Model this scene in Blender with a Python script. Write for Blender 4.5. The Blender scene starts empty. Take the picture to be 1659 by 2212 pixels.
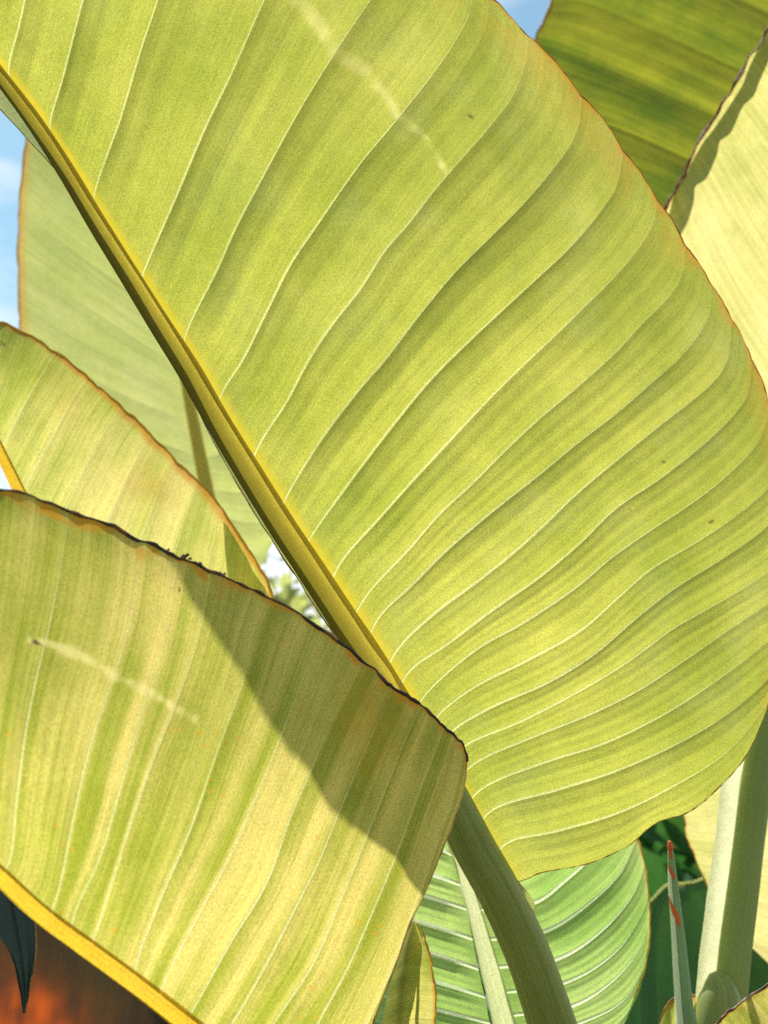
import bpy, math, random
import numpy as np
from mathutils import Vector, Matrix
random.seed(7)
RNG = np.random.default_rng(11)
scene = bpy.context.scene
COL = scene.collection
R = math.radians

# ------------------------------------------------------------------ camera
PITCH = R(16.0)
CAM = np.array([0.0, 0.0, 1.5])
FWD = np.array([0.0, math.cos(PITCH), math.sin(PITCH)])
UPV = np.array([0.0, -math.sin(PITCH), math.cos(PITCH)])
RGT = np.array([1.0, 0.0, 0.0])
VFOV = R(40.0)
cd = bpy.data.cameras.new('camera')
cam = bpy.data.objects.new('camera', cd)
COL.objects.link(cam)
cam.location = CAM
cam.rotation_euler = (math.pi / 2 + PITCH, 0, 0)
cd.sensor_fit = 'VERTICAL'
cd.sensor_height = 36.0
cd.lens = 18.0 / math.tan(VFOV / 2)
cd.clip_start = 0.05
cd.clip_end = 2000
cd.dof.use_dof = True
cd.dof.focus_distance = 1.13
cd.dof.aperture_fstop = 9.0
scene.camera = cam

# ------------------------------------------------------------------ sun and sky
SUNV = -0.42 * RGT + 0.95 * UPV + 1.0 * FWD          # towards the sun
SUNV = SUNV / np.linalg.norm(SUNV)
SUN_EL = math.asin(SUNV[2])
SUN_AZ = math.atan2(SUNV[0], SUNV[1])                # clockwise from +Y
sd = bpy.data.lights.new('sun', 'SUN')
sd.energy = 4.3
sd.angle = R(0.55)
sd.color = (1.0, 0.95, 0.86)
sun = bpy.data.objects.new('sun', sd)
COL.objects.link(sun)
sun.location = (-2, 4, 8)
sun.rotation_euler = Vector(SUNV).to_track_quat('Z', 'Y').to_euler()

world = bpy.data.worlds.new('World')
scene.world = world
world.use_nodes = True
nt = world.node_tree
for n in list(nt.nodes):
    nt.nodes.remove(n)
wo = nt.nodes.new('ShaderNodeOutputWorld')
bg = nt.nodes.new('ShaderNodeBackground')
sky = nt.nodes.new('ShaderNodeTexSky')
sky.sky_type = 'NISHITA'
sky.sun_disc = False
sky.sun_elevation = SUN_EL
sky.sun_rotation = SUN_AZ
sky.air_density = 1.0
sky.dust_density = 0.4
sky.ozone_density = 1.0
tc = nt.nodes.new('ShaderNodeTexCoord')
mp = nt.nodes.new('ShaderNodeMapping')
mp.inputs['Scale'].default_value = (2.2, 2.2, 5.5)
mp.inputs['Location'].default_value = (0.9, 0.1, 0.55)
cn = nt.nodes.new('ShaderNodeTexNoise')
cn.inputs['Scale'].default_value = 1.6
cn.inputs['Detail'].default_value = 6
cn.inputs['Roughness'].default_value = 0.55
cr = nt.nodes.new('ShaderNodeValToRGB')
cr.color_ramp.elements[0].position = 0.51
cr.color_ramp.elements[1].position = 0.72
mx = nt.nodes.new('ShaderNodeMix')
mx.data_type = 'RGBA'
mx.inputs['B'].default_value = (7.0, 7.0, 7.3, 1)
bg.inputs['Strength'].default_value = 0.10
nt.links.new(tc.outputs['Generated'], mp.inputs['Vector'])
nt.links.new(mp.outputs['Vector'], cn.inputs['Vector'])
nt.links.new(cn.outputs['Fac'], cr.inputs['Fac'])
nt.links.new(cr.outputs['Color'], mx.inputs['Factor'])
# pale haze towards the horizon, all the way round
sx = nt.nodes.new('ShaderNodeSeparateXYZ')
nt.links.new(tc.outputs['Generated'], sx.inputs[0])
mr = nt.nodes.new('ShaderNodeMapRange')
mr.interpolation_type = 'SMOOTHSTEP'
mr.inputs['From Min'].default_value = 0.42
mr.inputs['From Max'].default_value = 0.16
mr.inputs['To Max'].default_value = 0.9
nt.links.new(sx.outputs['Z'], mr.inputs['Value'])
tint = nt.nodes.new('ShaderNodeMix')
tint.data_type = 'RGBA'
tint.blend_type = 'MULTIPLY'
tint.inputs['Factor'].default_value = 1.0
tint.inputs['B'].default_value = (0.86, 1.06, 0.90, 1)
nt.links.new(sky.outputs['Color'], tint.inputs['A'])
nt.links.new(tint.outputs['Result'], mx.inputs['A'])
hz = nt.nodes.new('ShaderNodeMix')
hz.data_type = 'RGBA'
hz.inputs['B'].default_value = (8.0, 7.8, 7.8, 1)
nt.links.new(mr.outputs['Result'], hz.inputs['Factor'])
nt.links.new(mx.outputs['Result'], hz.inputs['A'])
nt.links.new(hz.outputs['Result'], bg.inputs['Color'])
nt.links.new(bg.outputs['Background'], wo.inputs['Surface'])

vs = scene.view_settings
vs.view_transform = 'Standard'
vs.look = 'None'
vs.gamma = 1.0
vs.exposure = 0.76
scene.cycles.max_bounces = 8
scene.cycles.transmission_bounces = 8
scene.cycles.use_denoising = False

# ------------------------------------------------------------------ helpers
KPX = 2 * math.tan(VFOV / 2) / 2212.0               # metres per picture unit at 1 m


def P(u, v, d):
    u = np.asarray(u, float); v = np.asarray(v, float); d = np.asarray(d, float)
    x = (u - 829.5) * KPX * d
    y = (1106.0 - v) * KPX * d
    return CAM + d[..., None] * FWD + x[..., None] * RGT + y[..., None] * UPV


def vnoise(x, seed=0):
    x = np.asarray(x, float)
    i = np.floor(x).astype(int)
    f = x - i
    f = f * f * (3 - 2 * f)
    tab = np.random.default_rng(seed).random(4096)
    return tab[i % 4096] * (1 - f) + tab[(i + 1) % 4096] * f


def vnoise2(x, y, seed=0):
    x = np.asarray(x, float); y = np.asarray(y, float)
    ix = np.floor(x).astype(int); iy = np.floor(y).astype(int)
    fx = x - ix; fy = y - iy
    fx = fx * fx * (3 - 2 * fx); fy = fy * fy * (3 - 2 * fy)
    tab = np.random.default_rng(seed).random(8192)
    g = lambda a, b: tab[(a * 57 + b * 131 + 4001) % 8192]
    return ((g(ix, iy) * (1 - fx) + g(ix + 1, iy) * fx) * (1 - fy)
            + (g(ix, iy + 1) * (1 - fx) + g(ix + 1, iy + 1) * fx) * fy)


def catmull(pts, n):
    """smooth a polyline and resample it to n points of even spacing"""
    p = np.asarray(pts, float)
    if len(p) == 2:
        t = np.linspace(0, 1, n)[:, None]
        return p[0] * (1 - t) + p[1] * t
    ch = np.sqrt(np.linalg.norm(np.diff(p, axis=0), axis=1)) + 1e-9
    tk = np.concatenate([[0], np.cumsum(ch)])
    v = np.diff(p, axis=0) / ch[:, None]
    m = np.empty_like(p)
    m[0], m[-1] = v[0], v[-1]
    m[1:-1] = (v[:-1] * ch[1:, None] + v[1:] * ch[:-1, None]) / (ch[1:] + ch[:-1])[:, None]
    out = []
    t = np.linspace(0, 1, 14, endpoint=False)[:, None]
    for i in range(len(p) - 1):
        h2, h3 = t * t, t ** 3
        out.append((2 * h3 - 3 * h2 + 1) * p[i] + (h3 - 2 * h2 + t) * m[i] * ch[i] + (3 * h2 - 2 * h3) * p[i + 1] + (h3 - h2) * m[i + 1] * ch[i])
    out.append(p[-1:])
    o = np.vstack(out)
    L = np.concatenate([[0], np.cumsum(np.linalg.norm(np.diff(o, axis=0), axis=1))])
    tt = np.linspace(0, L[-1], n)
    return np.stack([np.interp(tt, L, o[:, k]) for k in range(o.shape[1])], 1)


def link_mesh(name, verts, faces, mat, parent=None, smooth=True, uv=None, mark=None):
    me = bpy.data.meshes.new(name)
    verts = np.asarray(verts, float)
    if parent is not None:
        verts = verts - np.array(parent['_base'])
    me.from_pydata(verts.tolist(), [], [list(map(int, f)) for f in faces])
    if smooth:
        me.polygons.foreach_set('use_smooth', [True] * len(me.polygons))
    if uv is not None:
        ly = me.uv_layers.new(name='UVMap')
        idx = np.empty(len(me.loops), dtype=np.int32)
        me.loops.foreach_get('vertex_index', idx)
        ly.data.foreach_set('uv', np.asarray(uv, float)[idx].astype(np.float32).ravel())
    if uv is not None and mark is None:
        mark = np.zeros((len(verts), 4))
    if mark is not None:
        at = me.attributes.new('mark', 'FLOAT_COLOR', 'POINT')
        m4 = np.zeros((len(verts), 4), np.float32)
        m4[:, :mark.shape[1]] = mark
        at.data.foreach_set('color', m4.ravel())
    me.materials.append(mat)
    me.update()
    o = bpy.data.objects.new(name, me)
    COL.objects.link(o)
    if parent is not None:
        o['_base'] = (0.0, 0.0, 0.0)
        r = parent
        o['_base'] = tuple(parent['_base'])
        o.parent = parent
    else:
        o['_base'] = (0.0, 0.0, 0.0)
    return o


def thing(name, label, cat, base, group=None):
    o = bpy.data.objects.new(name, None)
    o.empty_display_size = 0.05
    COL.objects.link(o)
    o.location = base
    o['_base'] = tuple(float(b) for b in base)
    o['label'] = label
    o['category'] = cat
    if group:
        o['group'] = group
    return o


def tube(points, radii, sides=12, flat=1.0, toward=None, cap=True, ripple=0.0):
    """sweep a section along points; flat squeezes it along the view direction"""
    p = np.asarray(points, float)
    n = len(p)
    r = np.broadcast_to(np.asarray(radii, float), (n,))
    tan = np.gradient(p, axis=0)
    tan /= np.linalg.norm(tan, axis=1)[:, None]
    verts = []
    for i in range(n):
        tv = toward if toward is not None else (CAM - p[i])
        s = np.cross(tan[i], tv)
        if np.linalg.norm(s) < 1e-6:
            s = np.cross(tan[i], [1, 0.1, 0])
        s /= np.linalg.norm(s)
        f = np.cross(s, tan[i])
        for k in range(sides):
            a = 2 * math.pi * k / sides - math.pi / 2
            rk = 1 + ripple * (math.sin(9 * a + 0.6 * math.sin(i * 0.05)) * 0.6 + math.sin(17 * a + 1) * 0.4)
            verts.append(p[i] + rk * r[i] * (math.cos(a) * s + flat * math.sin(a) * f))
    faces = []
    for i in range(n - 1):
        for k in range(sides):
            k2 = (k + 1) % sides
            faces.append((i * sides + k, i * sides + k2, (i + 1) * sides + k2, (i + 1) * sides + k))
    if cap:
        faces.append(tuple(range(sides))[::-1])
        faces.append(tuple((n - 1) * sides + k for k in range(sides)))
    return verts, faces


def px_tube(pts, depth, rad, n=60, sides=14, flat=1.0, shift=0.0, ground=None):
    """pts: picture points, depth(u,v) or list, rad: list of picture radii at the points"""
    pts = np.asarray(pts, float)
    if callable(depth):
        dd = depth(pts[:, 0], pts[:, 1])
    else:
        dd = np.broadcast_to(np.asarray(depth, float), (len(pts),))
    dd = dd - shift
    rr = np.broadcast_to(np.asarray(rad, float), (len(pts),))
    W = P(pts[:, 0], pts[:, 1], dd)
    rw = rr * KPX * dd
    q = np.column_stack([W, rw])
    if ground is not None:
        for g in ground:
            q = np.vstack([q, g])
    c = catmull(q, n)
    return c[:, :3], c[:, 3]


# ------------------------------------------------------------------ materials
def new_mat(name):
    m = bpy.data.materials.new(name)
    m.use_nodes = True
    t = m.node_tree
    for n in list(t.nodes):
        t.nodes.remove(n)
    return m, t


def nd(t, kind, **kw):
    n = t.nodes.new(kind)
    for k, v in kw.items():
        setattr(n, k, v)
    return n


def math_(t, op, a, b=None, clamp=False):
    n = nd(t, 'ShaderNodeMath', operation=op)
    n.use_clamp = clamp
    for i, x in enumerate((a, b)):
        if x is None:
            continue
        if isinstance(x, (int, float)):
            n.inputs[i].default_value = x
        else:
            t.links.new(x, n.inputs[i])
    return n.outputs[0]


def mixc(t, f, a, b, blend='MIX'):
    n = nd(t, 'ShaderNodeMix', data_type='RGBA', blend_type=blend)
    for key, x in (('Factor', f), ('A', a), ('B', b)):
        if isinstance(x, (int, float)):
            n.inputs[key].default_value = x
        elif isinstance(x, tuple):
            n.inputs[key].default_value = (*x, 1) if len(x) == 3 else x
        else:
            t.links.new(x, n.inputs[key])
    return n.outputs['Result']


def noise(t, vec, scale, detail=2, rough=0.5, dist=0.0):
    n = nd(t, 'ShaderNodeTexNoise')
    n.inputs['Scale'].default_value = scale
    n.inputs['Detail'].default_value = detail
    n.inputs['Roughness'].default_value = rough
    n.inputs['Distortion'].default_value = dist
    t.links.new(vec, n.inputs['Vector'])
    return n.outputs['Fac']


def leaf_mat(name, green, yellow, refl, ybias=0.35, bandv=1.2, blotchv=1.2, striv=0.5, grainv=1.9,
             tmix=0.62, rough=0.5, spec=0.35, seed=0.0, ustri=22.0, uband=1.7, bump=0.12,
             orange=(0.62, 0.22, 0.02), pale=(0.85, 0.72, 0.34), brown=(0.05, 0.02, 0.015), gold=(0.60, 0.47, 0.03), bloom=0.0, ystri=0.7):
    m, t = new_mat(name)
    out = nd(t, 'ShaderNodeOutputMaterial')
    uv = nd(t, 'ShaderNodeUVMap', uv_map='UVMap')
    sep = nd(t, 'ShaderNodeSeparateXYZ')
    t.links.new(uv.outputs['UV'], sep.inputs[0])
    geo = nd(t, 'ShaderNodeTexCoord')
    ob = geo.outputs['Object']

    def uvvec(a, b):
        c = nd(t, 'ShaderNodeCombineXYZ')
        t.links.new(math_(t, 'MULTIPLY', sep.outputs[0], a), c.inputs[0])
        t.links.new(math_(t, 'MULTIPLY', sep.outputs[1], b), c.inputs[1])
        c.inputs[2].default_value = seed
        return c.outputs[0]
    stri = noise(t, uvvec(ustri, 1.6), 1.0, 3, 0.6)
    band = noise(t, uvvec(uband, 0.7), 1.0, 1, 0.4)
    blotch = noise(t, ob, 9.0, 4, 0.55)
    fine = noise(t, ob, 60.0, 3, 0.6)
    grain = noise(t, ob, 850.0, 3, 0.8)
    y = math_(t, 'ADD', math_(t, 'MULTIPLY', math_(t, 'SUBTRACT', band, 0.5), bandv * 2),
              math_(t, 'MULTIPLY', math_(t, 'SUBTRACT', blotch, 0.5), blotchv * 1.6))
    y = math_(t, 'ADD', y, math_(t, 'MULTIPLY', math_(t, 'SUBTRACT', stri, 0.5), ystri))
    y = math_(t, 'ADD', y, ybias, clamp=True)
    col = mixc(t, y, green, yellow)
    k = math_(t, 'ADD', math_(t, 'MULTIPLY', math_(t, 'SUBTRACT', stri, 0.5), striv),
              math_(t, 'MULTIPLY', math_(t, 'SUBTRACT', grain, 0.5), grainv))
    k = math_(t, 'ADD', k, math_(t, 'MULTIPLY', math_(t, 'SUBTRACT', fine, 0.5), 0.25))
    k = math_(t, 'ADD', k, 1.0)
    kc = nd(t, 'ShaderNodeCombineXYZ')
    for i in range(3):
        t.links.new(k, kc.inputs[i])
    col = mixc(t, 1.0, col, kc.outputs[0], 'MULTIPLY')
    at = nd(t, 'ShaderNodeAttribute', attribute_name='mark')
    ms = nd(t, 'ShaderNodeSeparateXYZ')
    t.links.new(at.outputs['Vector'], ms.inputs[0])
    col = mixc(t, at.outputs['Alpha'], col, gold)
    col = mixc(t, ms.outputs[1], col, pale)
    col = mixc(t, ms.outputs[0], col, orange)
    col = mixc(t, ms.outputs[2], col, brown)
    rc = mixc(t, 1.0, mixc(t, 0.14, col, (0.5, 0.5, 0.5)), refl, 'MULTIPLY')
    if bloom:
        bl = nd(t, 'ShaderNodeMapRange')
        bl.inputs['From Min'].default_value = 0.5
        bl.inputs['From Max'].default_value = 0.75
        bl.inputs['To Max'].default_value = bloom
        t.links.new(noise(t, ob, 13.0, 5, 0.6), bl.inputs['Value'])
        rc = mixc(t, bl.outputs['Result'], rc, (0.5, 0.55, 0.5))
    pb = nd(t, 'ShaderNodeBsdfPrincipled')
    t.links.new(rc, pb.inputs['Base Color'])
    pb.inputs['Roughness'].default_value = rough
    pb.inputs['Specular IOR Level'].default_value = spec
    tr = nd(t, 'ShaderNodeBsdfTranslucent')
    t.links.new(col, tr.inputs['Color'])
    if bump:
        bp = nd(t, 'ShaderNodeBump')
        bp.inputs['Strength'].default_value = bump
        bp.inputs['Distance'].default_value = 0.002
        t.links.new(stri, bp.inputs['Height'])
        t.links.new(bp.outputs[0], pb.inputs['Normal'])
        t.links.new(bp.outputs[0], tr.inputs['Normal'])
    ms2 = nd(t, 'ShaderNodeMixShader')
    ms2.inputs[0].default_value = tmix
    t.links.new(pb.outputs[0], ms2.inputs[1])
    t.links.new(tr.outputs[0], ms2.inputs[2])
    t.links.new(ms2.outputs[0], out.inputs['Surface'])
    return m


def stalk_mat(name, col, col2, sss=0.6, radius=0.012, rough=0.45, grainv=0.35, scale=(30, 30, 4), sssr=(1.0, 0.75, 0.15)):
    m, t = new_mat(name)
    out = nd(t, 'ShaderNodeOutputMaterial')
    pb = nd(t, 'ShaderNodeBsdfPrincipled')
    geo = nd(t, 'ShaderNodeTexCoord')
    uvn = nd(t, 'ShaderNodeUVMap', uv_map='UVMap')
    mpn = nd(t, 'ShaderNodeMapping')
    mpn.inputs['Scale'].default_value = (34, 5, 1)
    t.links.new(uvn.outputs['UV'], mpn.inputs['Vector'])
    fib = noise(t, mpn.outputs[0], 1.0, 3, 0.65)
    spot = noise(t, geo.outputs['Object'], 22.0, 5, 0.65)
    n1 = math_(t, 'ADD', math_(t, 'MULTIPLY', math_(t, 'SUBTRACT', fib, 0.5), 2.2), math_(t, 'MULTIPLY', spot, 0.9), clamp=True)
    n2 = noise(t, geo.outputs['Object'], 620.0, 2, 0.7)
    c = mixc(t, n1, col, col2)
    k = math_(t, 'ADD', math_(t, 'MULTIPLY', math_(t, 'SUBTRACT', n2, 0.5), grainv), 1.0)
    kc = nd(t, 'ShaderNodeCombineXYZ')
    for i in range(3):
        t.links.new(k, kc.inputs[i])
    c = mixc(t, 1.0, c, kc.outputs[0], 'MULTIPLY')
    t.links.new(c, pb.inputs['Base Color'])
    pb.inputs['Roughness'].default_value = rough
    pb.inputs['Specular IOR Level'].default_value = 0.3
    pb.inputs['Subsurface Weight'].default_value = sss
    pb.inputs['Subsurface Radius'].default_value = sssr
    pb.inputs['Subsurface Scale'].default_value = radius
    bp = nd(t, 'ShaderNodeBump')
    bp.inputs['Strength'].default_value = 0.25
    bp.inputs['Distance'].default_value = 0.002
    t.links.new(fib, bp.inputs['Height'])
    t.links.new(bp.outputs[0], pb.inputs['Normal'])
    t.links.new(pb.outputs[0], out.inputs['Surface'])
    return m


def margin_mat(name, c1, c2, c3, scale=45.0):
    m, t = new_mat(name)
    out = nd(t, 'ShaderNodeOutputMaterial')
    pb = nd(t, 'ShaderNodeBsdfPrincipled')
    geo = nd(t, 'ShaderNodeTexCoord')
    n1 = noise(t, geo.outputs['Object'], scale, 4, 0.65)
    rp = nd(t, 'ShaderNodeValToRGB')
    e = rp.color_ramp.elements
    e[0].position = 0.38; e[0].color = (*c1, 1)
    e[1].position = 0.66; e[1].color = (*c3, 1)
    x = e.new(0.5); x.color = (*c2, 1)
    t.links.new(n1, rp.inputs[0])
    t.links.new(rp.outputs[0], pb.inputs['Base Color'])
    pb.inputs['Roughness'].default_value = 0.6
    t.links.new(pb.outputs[0], out.inputs['Surface'])
    return m


# ------------------------------------------------------------------ blades
def blade(leaf, guides, depth, mat, vmat=None, slope=0.2, NT=120, nsub=12, vw=2.3, vraise=0.28, edge_px=2.5,
          und=0.004, name='blade', marks=None, seed=1, t_vein=0.95, arch_sign=1.0, fade=0.35, sharp=0.0):
    """Loft a blade through its lateral veins. guides: list of picture polylines from midrib to margin, one per vein.
    depth(u, v, S, T) gives the distance. Returns (blade object, margin points in world)."""
    K = len(guides)
    G = np.stack([catmull(g, NT) for g in guides])                 # K,NT,2
    Gp = np.concatenate([2 * G[:1] - G[1:2], G, 2 * G[-1:] - G[-2:-1]])
    T = np.linspace(0, 1, NT)

    def at(k, f):                                                   # f: array (NT,) or scalar
        f = np.broadcast_to(np.asarray(f, float), (NT,))[:, None]
        a, b, c, d = Gp[k], Gp[k + 1], Gp[k + 2], Gp[k + 3]
        m1 = (c - a) * 0.5; m2 = (d - b) * 0.5
        # limit tangents so uneven spacing does not overshoot
        w = np.linalg.norm(c - b, axis=1)[:, None] + 1e-6
        for mm in (m1, m2):
            l = np.linalg.norm(mm, axis=1)[:, None] + 1e-6
            mm *= np.minimum(1.0, 1.3 * w / l)
        h = f * f
        h3 = h * f
        return (2 * h3 - 3 * h + 1) * b + (h3 - 2 * h + f) * m1 + (-2 * h3 + 3 * h) * c + (h3 - h) * m2
    cols, S, F, seg = [], [], [], []
    rs = np.random.default_rng(seed)
    for k in range(K - 1):
        wid = np.linalg.norm(G[k + 1] - G[k], axis=1) + 1e-6
        hw = vw * np.clip((t_vein - T) / t_vein * 1.3 + 0.12, 0.05, 1.0)
        w = np.clip(hw / wid, 0.003, 0.25)
        fl = [np.zeros(NT), w]
        for j in range(1, nsub):
            fl.append(w + (1 - 2 * w) * j / nsub)
        fl.append(1 - w)
        for f in fl:
            cols.append(at(k, f)); S.append(k + f); F.append(f); seg.append(k)
    cols.append(G[-1]); S.append(np.full(NT, K - 1.0)); F.append(np.zeros(NT)); seg.append(K - 2)
    X = np.stack(cols); S = np.stack(S); F = np.stack(F); seg = np.array(seg)
    nc = len(X)
    TT = np.broadcast_to(T, (nc, NT))
    # ragged margin
    dirv = X[:, -1] - X[:, -6]
    dirv /= np.linalg.norm(dirv, axis=1)[:, None] + 1e-6
    rag = (vnoise(S[:, -1] * 3.1 + 5, seed) - 0.5) * 2 + (vnoise(S[:, -1] * 9.3, seed + 3) - 0.5)
    X = X + (TT ** 10)[..., None] * (rag * edge_px)[:, None, None] * dirv[:, None, :]
    U, V = X[..., 0], X[..., 1]
    D = depth(U, V, S, TT) + und * (vnoise2(S * 0.8 + 3, TT * 3, seed + 9) - 0.5) * 2 * TT
    W = P(U, V, D)
    # normal towards camera
    ds = np.gradient(W, axis=0); dt = np.gradient(W, axis=1)
    N = np.cross(ds, dt)
    N /= np.linalg.norm(N, axis=2)[..., None] + 1e-9
    sg = np.sign(np.sum(N * (CAM - W), axis=2))
    N *= np.median(sg)
    # pleats: arches between the veins
    segw = np.zeros((nc, NT))
    for k in range(K - 1):
        c0 = k * (nsub + 2)
        c1 = min((k + 1) * (nsub + 2), nc - 1)
        wk = np.linalg.norm(W[c1] - W[c0], axis=1)
        segw[seg == k] = wk
    amp = slope * (0.7 + 0.6 * rs.random(K))[seg]
    rel = segw.mean(1) / (segw.mean() + 1e-9)
    amp = amp * np.clip(rel, 0.75, 1.35)
    prof = (1 - sharp) * F * (1 - F) + sharp * 1.5 * ((1 - (1 - F) ** 4) / 4 - F / 4)
    fadeT = np.clip(TT * 6, 0, 1) * (1 - (1 - fade) * TT ** 3)
    H = arch_sign * amp[:, None] * segw * prof * fadeT
    # small secondary ribs
    H += 0.025 * slope * segw * np.sin(F * math.pi * 2 * 3.0) * np.sin(F * math.pi) * fadeT
    W = W + N * H[..., None]
    verts = W.reshape(-1, 3)
    uv = np.stack([S, TT], 2).reshape(-1, 2)
    mk = np.zeros((nc * NT, 3))
    if marks is not None:
        ch = marks(U, V, S, TT)
        mk = np.clip(np.stack(ch, 2).reshape(-1, len(ch)), 0, 1)
    faces = []
    vein_c = [k * (nsub + 2) for k in range(1, K - 1)]
    skip = set()
    if vmat is not None:
        for c in vein_c:
            skip.add(c - 1); skip.add(c)
    ar = np.arange(NT - 1)
    fa = []
    for c in range(nc - 1):
        if c in skip:
            continue
        a = c * NT + ar
        fa.append(np.stack([a, a + NT, a + NT + 1, a + 1], 1))
    faces = np.vstack(fa)
    used = np.zeros(nc * NT, bool); used[faces.ravel()] = True
    remap = np.cumsum(used) - 1
    o = link_mesh(name, verts[used], remap[faces], mat, leaf, uv=uv[used], mark=mk[used])
    if vmat is not None:
        for c in vein_c:
            step = 2
            ii = np.unique(np.concatenate([np.arange(0, NT, step), [NT - 1]]))
            L, Rr, C = W[c - 1, :], W[c + 1, :], W[c, :]
            width = np.linalg.norm(Rr - L, axis=1)
            ridge = (vraise * width)[:, None] * N[c]
            rows = np.stack([L, 0.5 * (L + C) + 0.75 * ridge, C + ridge, 0.5 * (C + Rr) + 0.75 * ridge, Rr], 1)
            # keep every row on the outer edges so no gap opens along the blade
            nr = NT
            vv = rows.reshape(-1, 3)
            ff = []
            for i in range(nr - 1):
                for j in range(4):
                    q = i * 5 + j
                    ff.append((q, q + 1, q + 6, q + 5))
            uvv = np.stack([np.repeat(S[c], 5), np.repeat(T, 5)], 1)
            link_mesh('vein', vv, ff, vmat, o, uv=uvv)
    return o, W


def margin(leaf, pts, mat, rad, seed=3, sides=6, lump=0.35, name='margin'):
    p = catmull(pts, max(80, len(pts)))
    n = len(p)
    r = rad * (1 - lump + 2 * lump * vnoise(np.arange(n) * 0.37, seed))
    v, f = tube(p, r, sides)
    return link_mesh(name, v, f, mat, leaf, uv=np.zeros((len(v), 2)))


def stalk(leaf, pts, rads, mat, name, sides=16, flat=1.0, ripple=0.0):
    v, f = tube(pts, rads, sides, flat, ripple=ripple)
    n = len(v) // sides
    ln = np.concatenate([[0], np.cumsum(np.linalg.norm(np.diff(np.asarray(pts), axis=0), axis=1))])
    uv = np.stack([np.tile(np.arange(sides) / sides, n), np.repeat(ln, sides)], 1)
    return link_mesh(name, v, f, mat, leaf, uv=uv)


def trim(guides, dist):
    """start each vein at the side of the midrib instead of its centre line"""
    out = []
    for i, g in enumerate(guides):
        c = catmull(g, 200)
        L_ = np.concatenate([[0], np.cumsum(np.linalg.norm(np.diff(c, axis=0), axis=1))])
        d = dist[i] if hasattr(dist, '__len__') else dist
        d = min(d, L_[-1] * 0.6)
        k = max(int(np.searchsorted(L_, d)), 0)
        out.append([tuple(x) for x in c[k::6]] + [tuple(c[-1])])
    return out


def half_pipe(leaf, pts, rads, mat, name='midrib', cols=14, flat=0.8, left_shade=0.0, ripple=0.015):
    """a midrib that is a channel, open on the far side, as on a banana leaf"""
    p = np.asarray(pts, float)
    r = np.asarray(rads, float)
    n = len(p)
    tan = np.gradient(p, axis=0)
    tan /= np.linalg.norm(tan, axis=1)[:, None]
    vv, uv, mk = [], [], []
    ln = np.concatenate([[0], np.cumsum(np.linalg.norm(np.diff(p, axis=0), axis=1))])
    for i in range(n):
        sv = np.cross(tan[i], CAM - p[i]); sv /= np.linalg.norm(sv)
        f = np.cross(sv, tan[i])
        for k in range(cols):
            a = math.pi * k / (cols - 1)
            rk = r[i] * (1 + ripple * math.sin(11 * a + 0.5 * math.sin(i * 0.1)))
            vv.append(p[i] + rk * (math.cos(a) * sv + flat * math.sin(a) * f))
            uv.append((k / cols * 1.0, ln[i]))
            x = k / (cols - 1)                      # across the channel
            mk.append((0, 0, left_shade * (1 / (1 + math.exp((x - 0.70) * 8))), 0))  # shade on the left flank, painted through the brown mark
    ff = []
    for i in range(n - 1):
        for k in range(cols - 1):
            q = i * cols + k
            ff.append((q, q + 1, q + cols + 1, q + cols))
    return link_mesh(name, vv, ff, mat, leaf, uv=uv, mark=np.array(mk))


# ------------------------------------------------------------------ palette
M = {}
M['main'] = leaf_mat('leaf_main', (0.28, 0.325, 0.036), (0.52, 0.497, 0.09), (0.62, 0.64, 0.48), ybias=0.42, bandv=0.25, striv=0.4, ustri=34, blotchv=1.1, seed=1.3, bloom=0.6, pale=(0.8, 0.7, 0.26), ystri=0.25)
M['front'] = leaf_mat('leaf_front', (0.37, 0.40, 0.042), (0.76, 0.63, 0.18), (0.5, 0.56, 0.2), ybias=0.48, bandv=1.5, striv=0.6, tmix=0.68, seed=4.1, uband=2.3, ustri=22, orange=(0.78, 0.34, 0.02), pale=(0.95, 0.82, 0.34))
M['left'] = leaf_mat('leaf_left', (0.40, 0.46, 0.06), (0.84, 0.73, 0.23), (0.55, 0.6, 0.35), ybias=0.62, bandv=0.8, seed=7.7)
M['back'] = leaf_mat('leaf_back', (0.40, 0.45, 0.12), (0.54, 0.54, 0.18), (0.7, 0.72, 0.6), ybias=0.4, bandv=0.6, seed=9.2, bloom=0.6)
M['dark'] = leaf_mat('leaf_dark', (0.17, 0.25, 0.018), (0.48, 0.46, 0.03), (0.4, 0.45, 0.2), ybias=0.42, bandv=1.0, striv=0.9, ustri=14, seed=2.6)
M['pale'] = leaf_mat('leaf_pale', (0.48, 0.47, 0.13), (0.72, 0.64, 0.25), (0.6, 0.6, 0.45), ybias=0.55, bandv=1.0, striv=0.5, seed=5.5)
M['ridged'] = leaf_mat('leaf_ridged', (0.28, 0.47, 0.085), (0.48, 0.62, 0.18), (0.95, 1.0, 0.9), ybias=0.45, bandv=0.6, striv=0.6, tmix=0.52, rough=0.5, spec=0.4, seed=3.9)
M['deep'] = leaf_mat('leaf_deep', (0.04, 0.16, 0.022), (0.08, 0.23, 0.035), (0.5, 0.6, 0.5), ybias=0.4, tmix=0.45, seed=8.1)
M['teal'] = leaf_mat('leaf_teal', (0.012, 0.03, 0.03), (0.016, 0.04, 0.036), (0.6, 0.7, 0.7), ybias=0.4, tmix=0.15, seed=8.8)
M['red'] = leaf_mat('leaf_red', (0.05, 0.028, 0.014), (0.07, 0.055, 0.016), (0.6, 0.5, 0.4), ybias=0.4, tmix=0.55, seed=6.8, orange=(0.85, 0.14, 0.01), bandv=0.5)
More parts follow.
